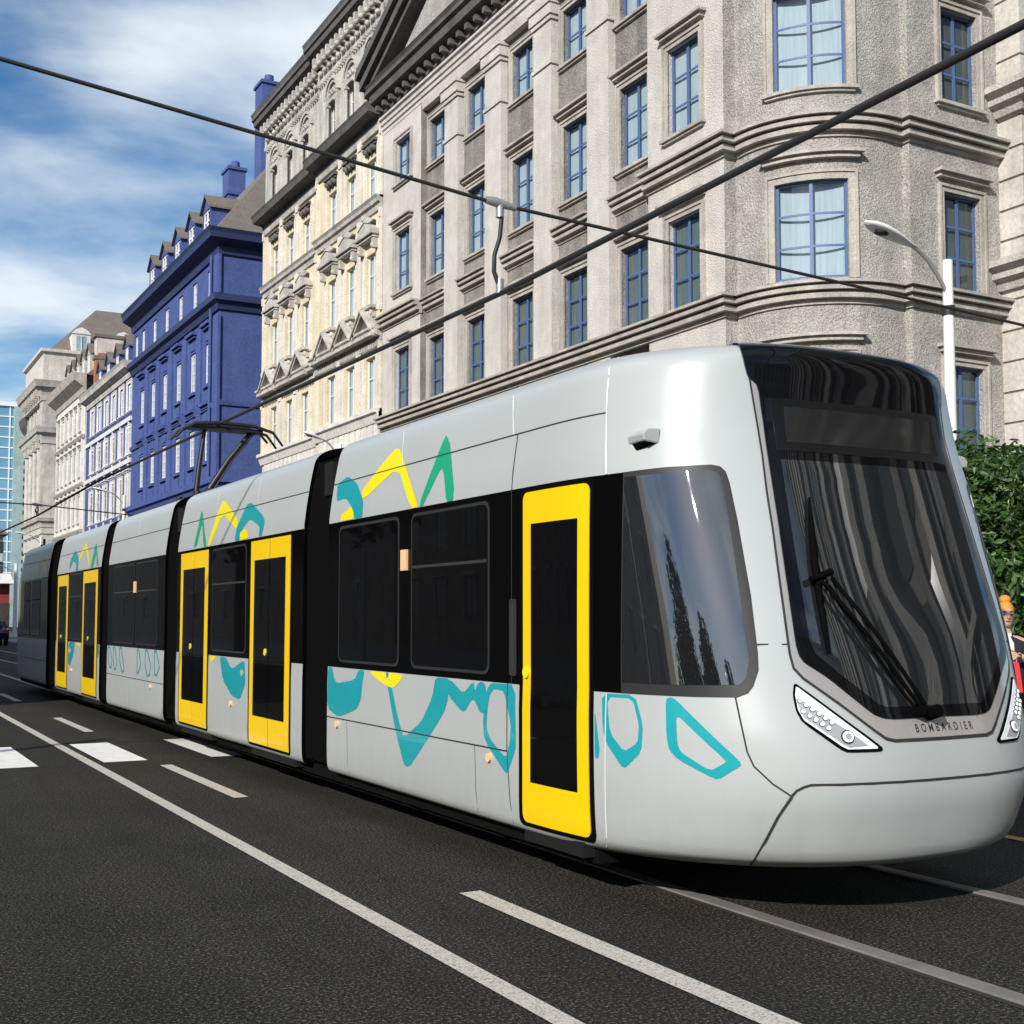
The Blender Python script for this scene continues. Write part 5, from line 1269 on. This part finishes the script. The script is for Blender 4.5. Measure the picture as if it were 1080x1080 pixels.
lamp(14.82,13.0,7.05,1.65,'tall white street lamp with a curved arm in front of the corner building')
lamp(15.4,40.0,7.6,1.3,'grey street lamp head poking above the tram roof before the ornate building')
lamp(13.9,68.0,8.2,1.6,'small street lamp seen in front of the deep-blue building, above the tram roof')
lamp(14.3,100.0,7.8,1.8,'distant street lamp in front of the blue-and-white house')
# signal and poles at the far left
def pole(x,y,h,r,label,cat='pole',name='white_pole',arm=None,base=True,group=None):
    th=Thing(name,(x,y,0),label,cat,group); mb=MB(); mb.tube([(x,y,0),(x,y,h)],[r,r*.75],10); th.part('pole',mb,M['pole_white'])
    if base: mb=MB(); mb.box(x-.55,x+.55,y-.4,y+.4,0,.22); th.part('foot',mb,M['kerb'])
    if arm:
        mb=MB(); mb.tube([(x,y,h-.6),(x+arm*.5,y,h-.1),(x+arm,y,h-.05)],[.05,.045,.04],6); th.part('arm',mb,M['pole_white'])
    return th
pole(12.2,97.0,5.6,.16,'tall white pole on a pale foot beside the rear end of the tram',arm=-2.4)
pole(15.9,140.0,7.0,.16,'thinner white pole behind, left of the tall white one')
pole(16.6,165.0,11.0,.2,'farthest white pole at the left edge near the red shop',arm=2.0)
tl=Thing('traffic_signal',(9.6,66.0,0),'dark traffic signal heads on a thin pole above the rear end of the tram','traffic light')
mb=MB(); mb.tube([(9.6,66,0),(9.6,66,5.6)],.06,8); mb.tube([(9.6,66,5.1),(10.4,66,5.0)],.035,6); tl.part('pole',mb,M['frame_grey'])
for z in (4.35,2.6):
    mb=MB(); mb.box(9.42,9.78,65.75,66.0,z,z+.95); h=tl.part('signal_head',mb,M['rubber'])
    for k in range(3):
        mb=MB(); mb.cyl((9.6,65.70,z+.18+.3*k),(9.6,65.749,z+.18+.3*k),.11,12); o=mb.build('signal_lens',M['seam']); sub(o,h)

# ------------------------------------------------------------------ overhead wires
mb=MB(); pts=[(5.18,y,4.50+.10*math.sin(PI*((y-9.5)%27.5)/27.5)*0) for y in (1.2,4,6.4,9.5,16,22,30,37,46,60,80,110)]
mb.tube([(5.18,-30,4.75),(5.18,1.2,4.65),(5.18,4,4.58),(5.18,9.5,4.49),(5.18,18.6,4.56),(5.18,28,4.62),(5.18,37,4.5),(5.18,60,4.6),(5.18,110,4.55)],.026,8)
tag(mb.build('contact_wire',M['cable']),'thick black contact wire running above the tram from top right to far left','overhead wire')
def span(y,pts,label,dz):
    th=Thing('span_wire',(pts[0][0],y,pts[0][2]),label,'overhead wire')
    mb=MB(); mb.tube([(x,y,z) for x,_,z in pts],.017,7); th.part('cable',mb,M['cable'])
    zc=dz
    mb=MB(); x=5.18; mb.tube([(x-.14,y,zc+.02),(x-.05,y,zc+.015),(x+.16,y,zc-.01)],[.034,.046,.030],8); mb.cyl((x,y,zc),(x,y,zc-.12),.036,10); th.part('clamp',mb,M['galv']); mb=MB(); mb.cyl((x,y-.0,4.62),(x,y,4.49),.036,10); th.part('clamp',mb,M['galv'])
    mb=MB(); mb.tube([(x+.02,y,zc-.10),(x+.0,y,zc-.3),(x-.055,y,4.49+(zc-4.49)*.42),(x-.06,y,4.68),(x-.01,y,4.56)],.021,8); th.part('dropper',mb,M['frame_grey'])
span(9.55,[(-7.5,0,6.55),(1.0,0,5.70),(5.18,0,5.30),(10.15,0,5.10),(15.6,0,4.86)],'span wire crossing from top left over the tram with a curved dropper clamp',5.30)
span(37.0,[(-7.5,0,5.3),(4.19,0,4.83),(5.32,0,4.80),(7.71,0,4.62),(17.9,0,4.3)],'far thin span wire with a dropper, crossing near the left edge',4.80)
for y,z in ((9.55,6.55),(37.0,5.3)):
    th=Thing('catenary_mast',(-7.5,y,0),'grey mast left of the road holding the %s span wire'%('near' if y<20 else 'far'),'mast'); mb=MB(); mb.tube([(-7.5,y,0),(-7.5,y,z+.4)],[.12,.09],12); th.part('pole',mb,M['galv'])
    mb=MB(); mb.cyl((-7.5,y,0),(-7.5,y,.3),.2,12); th.part('foot',mb,M['kerb'])

# ------------------------------------------------------------------ car at the far left
M['car_paint']=mat('dark_blue_car_paint',(.012,.02,.05),.25,.3,coat=1.0); M['tyre']=mat('tyre',(.015,.015,.015),.8); M['car_glass']=mat('car_glass',(.01,.012,.014),.03,spec=.8)
M['tail']=mat('tail_lamp_red',(.3,.01,.01),.2)
def car(x,y,label):
    th=Thing('parked_car',(x,y,0),label,'car')
    prof=[(-2.1,.35),(-2.15,.75),(-2.05,.95),(-1.5,1.02),(-.95,1.42),(.75,1.46),(1.35,1.05),(2.0,.92),(2.15,.7),(2.1,.33)]
    mb=MB(); n=len(prof); vs=[]; fs=[]
    for s,ins in ((-1,.10),(-1,0),(1,0),(1,.10)):
        for (a,z) in prof: vs.append((x+s*(.88-ins-(.14 if z>1.1 else 0)),y+a,z))
    for r in range(3):
        for i in range(n): j=(i+1)%n; fs.append((r*n+i,r*n+j,(r+1)*n+j,(r+1)*n+i))
    fs+=[tuple(range(n)),tuple(range(4*n-1,3*n-1,-1))]
    mb.add(vs,fs); th.part('body',mb,M['car_paint'])
    for nm,q in (('rear_window',[(x-.6,y-1.43,1.09),(x+.6,y-1.43,1.09),(x+.55,y-1.0,1.40),(x-.55,y-1.0,1.40)]),('windscreen',[(x-.6,y+1.30,1.10),(x+.6,y+1.30,1.10),(x+.55,y+.82,1.43),(x-.55,y+.82,1.43)])):
        mb=MB(); mb.add([(a,b-(.02 if 'rear' in nm else -.02),c+.02) for a,b,c in q],[(0,1,2,3)]); th.part(nm,mb,M['car_glass'])
    for s in (-1,1):
        mb=MB(); mb.add([(x+s*.895,y-1.3,1.0),(x+s*.895,y+1.1,1.0),(x+s*.76,y+.65,1.38),(x+s*.76,y-.85,1.38)],[(0,1,2,3)]); th.part('side_window',mb,M['car_glass'])
        mb=MB(); mb.box(x+s*.70-.12,x+s*.70+.12,y-2.17,y-2.08,.72,.90); th.part('tail_lamp',mb,M['tail'])
        for d in (-1.32,1.32):
            mb=MB(); mb.cyl((x+s*.72,y+d,.32),(x+s*.90,y+d,.32),.32,16); th.part('wheel',mb,M['tyre'])
car(8.55,79.5,'dark blue car at the far left edge on the shaded road')
car(10.2,96.0,'dark car parked behind the blue one, mostly cut by the left edge')

# ------------------------------------------------------------------ woman at the right edge
M['skin']=mat('skin',(.58,.34,.24),.5); M['hair']=mat('ginger_hair',(.62,.24,.035),.6,bump=(60,.5,.01)); M['blouse']=mat('white_blouse',(.66,.64,.60),.8); M['jacket']=mat('black_jacket',(.014,.014,.018),.7); M['bag']=mat('red_bag',(.55,.03,.04),.4); M['lips']=mat('lips',(.35,.07,.06),.5); M['eye']=mat('eye_dark',(.02,.015,.012),.4); M['jeans']=mat('dark_trousers',(.02,.022,.03),.8); M['shoe']=mat('shoe',(.02,.015,.012),.5)
def skinned(name,verts,edges,radii,m,sub_=2,loc=(0,0,0),rz=0):
    me=bpy.data.meshes.new(name); me.from_pydata(verts,edges,[]); o=bpy.data.objects.new(name,me); COL.objects.link(o)
    sk=o.modifiers.new('s','SKIN'); 
    if not me.skin_vertices: 
        bm=bmesh.new(); bm.from_mesh(me); bm.verts.layers.skin.verify(); bm.to_mesh(me); bm.free()
    for i,r in enumerate(radii): me.skin_vertices[0].data[i].radius=(r,r) if not isinstance(r,tuple) else r
    me.skin_vertices[0].data[0].use_root=True
    ss=o.modifiers.new('b','SUBSURF'); ss.levels=sub_; ss.render_levels=sub_
    dg=bpy.context.evaluated_depsgraph_get(); m2=bpy.data.meshes.new_from_object(o.evaluated_get(dg)); bpy.data.objects.remove(o)
    m2.materials.clear(); m2.materials.append(m); m2.polygons.foreach_set('use_smooth',[True]*len(m2.polygons)); m2.name=name
    for v in m2.vertices:
        x,y,z=v.co; c,s=math.cos(rz),math.sin(rz); v.co=(x*c-y*s+loc[0],x*s+y*c+loc[1],z+loc[2])
    o=bpy.data.objects.new(name,m2); COL.objects.link(o); return o
def woman(x,y,z0,rz):
    th=Thing('person',(x,y,z0),'woman with ginger hair in a bun, white blouse and black jacket, holding a red bag','person')
    A=(x,y,z0)
    V=[(0,0,.92),(0,0,1.08),(0,.01,1.26),(0,.01,1.38),(0,.0,1.46),(0,-.01,1.52),(0,-.03,1.60),   #0-6 pelvis..head
       (.17,.01,1.37),(.24,.0,1.12),(.18,-.16,1.16),(.07,-.26,1.26),                      #7-10 left arm, forearm forward
       (-.17,.01,1.37),(-.24,.02,1.12),(-.20,-.15,1.14),(-.13,-.24,1.26),                    #11-14
       (.09,0,.86),(.10,-.02,.50),(.10,.03,.09),(.10,-.12,.03),(-.09,0,.86),(-.10,.04,.50),(-.10,.08,.09),(-.10,-.06,.03)]
    E_=[(0,1),(1,2),(2,3),(3,4),(4,5),(5,6),(3,7),(7,8),(8,9),(9,10),(3,11),(11,12),(12,13),(13,14),(0,15),(15,16),(16,17),(17,18),(0,19),(19,20),(20,21),(21,22)]
    R_=[(.14,.10),(.115,.085),(.135,.095),(.12,.08),.05,.048,.05,.055,.042,.034,.024,.055,.042,.034,.024,.085,.055,.038,.035,.085,.055,.038,.035]
    b=skinned('body',V,E_,R_,M['skin'],2,A,rz); hold(b,th.e)
    def put(name,mb,m):
        o=mb.build(name,m,None,None,True)
        for v in o.data.vertices:
            px,py,pz=v.co; c,s=math.cos(rz),math.sin(rz); v.co=(px*c-py*s+x,px*s+py*c+y,pz+z0)
        hold(o,th.e); return o
    # head with face, tilted down a little
    mb=MB(); mb.sphere((0,-.035,1.625),.098,0,20,14,(.70,.95,1.14)); mb.sphere((0,-.062,1.565),.062,0,14,8,(.74,.85,.8)); mb.tube([(0,-.125,1.645),(0,-.145,1.605),(0,-.125,1.598)],[.008,.015,.010],8)
    for s in (-1,1): mb.sphere((s*.069,-.025,1.615),.022,0,8,6,(.4,.8,1.2))
    h=put('head',mb,M['skin'])
    for s in (-1,1):
        mb=MB(); mb.sphere((s*.031,-.116,1.635),.013,0,10,6,(1.2,.6,.6)); mb.tube([(s*.014,-.128,1.660),(s*.035,-.124,1.667),(s*.052,-.108,1.660)],.004,5); o=put('eye',mb,M['eye']); 
    mb=MB(); mb.tube([(-.022,-.118,1.572),(0,-.126,1.573),(.022,-.118,1.572)],[.003,.007,.003],6); put('mouth',mb,M['lips'])
    mb=MB(); mb.sphere((0,-.010,1.665),.108,0,20,12,(.72,.96,.96)); mb.sphere((0,.0,1.775),.055,0,14,9,(1,1,.85)); put('hair',mb,M['hair'])
    # blouse and jacket shells
    def shell(name,m,rings,open_front=0):
        mb=MB(); vs=[]; fs=[]; n=24
        for (z,rx,ry,cy) in rings:
            for k in range(n+1):
                a=math.radians(-90+open_front+(360-2*open_front)*k/n); vs.append((rx*math.cos(a),cy+ry*math.sin(a),z))
        for i in range(len(rings)-1):
            for k in range(n): q=i*(n+1)+k; fs.append((q,q+1,q+n+2,q+n+1))
        mb.add(vs,fs,0,True); return put(name,mb,m)
    shell('blouse',M['blouse'],[(.88,.155,.115,0),(1.06,.135,.105,0),(1.25,.16,.125,0),(1.36,.155,.105,.005),(1.42,.10,.075,.005),(1.46,.058,.055,0)])
    shell('jacket',M['jacket'],[(.78,.205,.155,.01),(1.05,.175,.135,.01),(1.25,.195,.145,.01),(1.37,.20,.125,.015),(1.42,.125,.09,.02),(1.46,.075,.07,.02)],14)
    for pts in ([(.16,.01,1.38),(.24,.0,1.12),(.19,-.14,1.15)],[(-.16,.01,1.38),(-.24,.02,1.12),(-.205,-.12,1.13)]):
        mb=MB(); mb.tube(pts,[.07,.058,.045],12); put('jacket_sleeve',mb,M['jacket'])
    for s,c in ((1,0),(-1,.04)):
        mb=MB(); mb.tube([(s*.085,0,.90),(s*.10,c-.01,.5),(s*.10,c+.03,.1)],[.105,.068,.055],12); put('trouser_leg',mb,M['jeans'])
        mb=MB(); mb.sphere((s*.10,c-.06,.045),.06,0,12,8,(.75,2.1,.75)); put('shoe',mb,M['shoe'])
    # hands: palm with five fingers curled round the bag strap
    for s,base in ((1,Vector((.065,-.265,1.26))),(-1,Vector((-.125,-.245,1.26)))):
        V=[tuple(base),tuple(base+Vector((-s*.035,-.03,-.01)))]; E2=[(0,1)]; R2=[(.022,.014),(.030,.013)]
        for k,l in enumerate((.055,.065,.06,.048)):
            o_=base+Vector((-s*.05,-.045+.0,.022-.017*k)); i=len(V)
            V+= [tuple(o_),tuple(o_+Vector((-s*l*.5,-.008,-.006))),tuple(o_+Vector((-s*l*.75,.012,-.016)))]; E2+=[(1,i),(i,i+1),(i+1,i+2)]; R2+=[.009,.0085,.007]
        i=len(V); V+=[tuple(base+Vector((-s*.01,-.045,.012))),tuple(base+Vector((-s*.03,-.07,.02)))]; E2+=[(0,i),(i,i+1)]; R2+=[.010,.008]
        o=skinned('hand',V,E2,R2,M['skin'],1,A,rz); hold(o,th.e)
    bx=x; 
    mb=MB(); mb.mprism(lambda u,d:(u,-.30-d),[(-.20,.92),(.06,.92),(.03,1.19),(-.15,1.19)],-.06,.06); mb.tube([(-.14,-.30,1.18),(-.12,-.285,1.27),(-.03,-.29,1.31),(.03,-.29,1.27),(.02,-.30,1.18)],.010,6)
    o=mb.build('red_handbag',M['bag'])
    for v in o.data.vertices:
        px,py,pz=v.co; c,s=math.cos(rz),math.sin(rz); v.co=(px*c-py*s+x,px*s+py*c+y,pz+z0)
    tag(o,'bright red handbag held in front of the woman at the right edge','bag')
woman(9.80,8.0,.0,math.radians(-38))
# ------------------------------------------------------------------ camera
cam=bpy.data.cameras.new('camera'); co=bpy.data.objects.new('camera',cam); COL.objects.link(co)
cam.sensor_width=36; cam.lens=1303/1080*36; cam.shift_x=0; cam.shift_y=33/1080; cam.clip_end=3000; cam.clip_start=.05
pitch=math.atan(79/1303); yaw=math.atan(725*math.cos(pitch)/1303)
co.location=(0,0,1.6); co.rotation_euler=(PI/2+pitch,0,-yaw)
SC.camera=co
# ------------------------------------------------------------------ light
SD=Vector((-.52,-.36,.335)).normalized()   # towards the sun
sl=bpy.data.lights.new('sun','SUN'); so=bpy.data.objects.new('sun',sl); COL.objects.link(so)
sl.energy=SUN_E; sl.angle=math.radians(.5); sl.color=(1,.955,.895)
so.rotation_euler=SD.to_track_quat('Z','Y').to_euler(); so.location=(-30,-20,30)
w=bpy.data.worlds.new('World'); SC.world=w; w.use_nodes=True; nt=w.node_tree
bg=nt.nodes['Background']; bg.inputs[1].default_value=SKY_S
sky=nt.nodes.new('ShaderNodeTexSky'); sky.sky_type='NISHITA'; sky.sun_disc=False
sky.sun_elevation=math.asin(SD.z); sky.sun_rotation=math.atan2(SD.x,SD.y); sky.altitude=300; sky.dust_density=.5; sky.ozone_density=2.5; sky.air_density=1.0
tc=nt.nodes.new('ShaderNodeTexCoord'); sp=nt.nodes.new('ShaderNodeSeparateXYZ'); nt.links.new(tc.outputs['Generated'],sp.inputs[0])
# clouds: noise on a plane high above (direction / (z+c))
zz=nt.nodes.new('ShaderNodeMath'); zz.operation='ADD'; zz.inputs[1].default_value=.18; nt.links.new(sp.outputs[2],zz.inputs[0])
dx=nt.nodes.new('ShaderNodeMath'); dx.operation='DIVIDE'; nt.links.new(sp.outputs[0],dx.inputs[0]); nt.links.new(zz.outputs[0],dx.inputs[1])
dy=nt.nodes.new('ShaderNodeMath'); dy.operation='DIVIDE'; nt.links.new(sp.outputs[1],dy.inputs[0]); nt.links.new(zz.outputs[0],dy.inputs[1])
cb=nt.nodes.new('ShaderNodeCombineXYZ'); nt.links.new(dx.outputs[0],cb.inputs[0]); nt.links.new(dy.outputs[0],cb.inputs[1])
mp=nt.nodes.new('ShaderNodeMapping'); mp.inputs['Rotation'].default_value=(0,0,.5); mp.inputs['Scale'].default_value=(1.0,1.35,1); mp.inputs['Location'].default_value=CLOUD_LOC; nt.links.new(cb.outputs[0],mp.inputs[0])
n1=nt.nodes.new('ShaderNodeTexNoise'); n1.inputs['Scale'].default_value=1.25; n1.inputs['Detail'].default_value=9; n1.inputs['Roughness'].default_value=.52; n1.inputs['Distortion'].default_value=.15
nt.links.new(mp.outputs[0],n1.inputs['Vector'])
rp=nt.nodes.new('ShaderNodeMapRange'); rp.interpolation_type='SMOOTHSTEP'; rp.inputs['From Min'].default_value=CL0; rp.inputs['From Max'].default_value=CL1; rp.inputs['To Max'].default_value=.92; nt.links.new(n1.outputs['Fac'],rp.inputs[0])
hs=nt.nodes.new('ShaderNodeHueSaturation'); hs.inputs['Saturation'].default_value=1.28; hs.inputs['Value'].default_value=1.6; nt.links.new(sky.outputs[0],hs.inputs['Color'])
mx=nt.nodes.new('ShaderNodeMix'); mx.data_type='RGBA'; nt.links.new(rp.outputs[0],mx.inputs[0]); nt.links.new(hs.outputs[0],mx.inputs[6]); mx.inputs[7].default_value=CLOUD_C
nt.links.new(mx.outputs[2],bg.inputs[0])
SC.view_settings.view_transform='Standard'; SC.view_settings.look='None'; SC.view_settings.gamma=1; SC.view_settings.exposure=EXPO; SC.view_settings.use_curve_mapping=False
SC.cycles.max_bounces=8; SC.cycles.transparent_max_bounces=12; SC.cycles.use_denoising=True; SC.cycles.caustics_reflective=False; SC.cycles.caustics_refractive=False
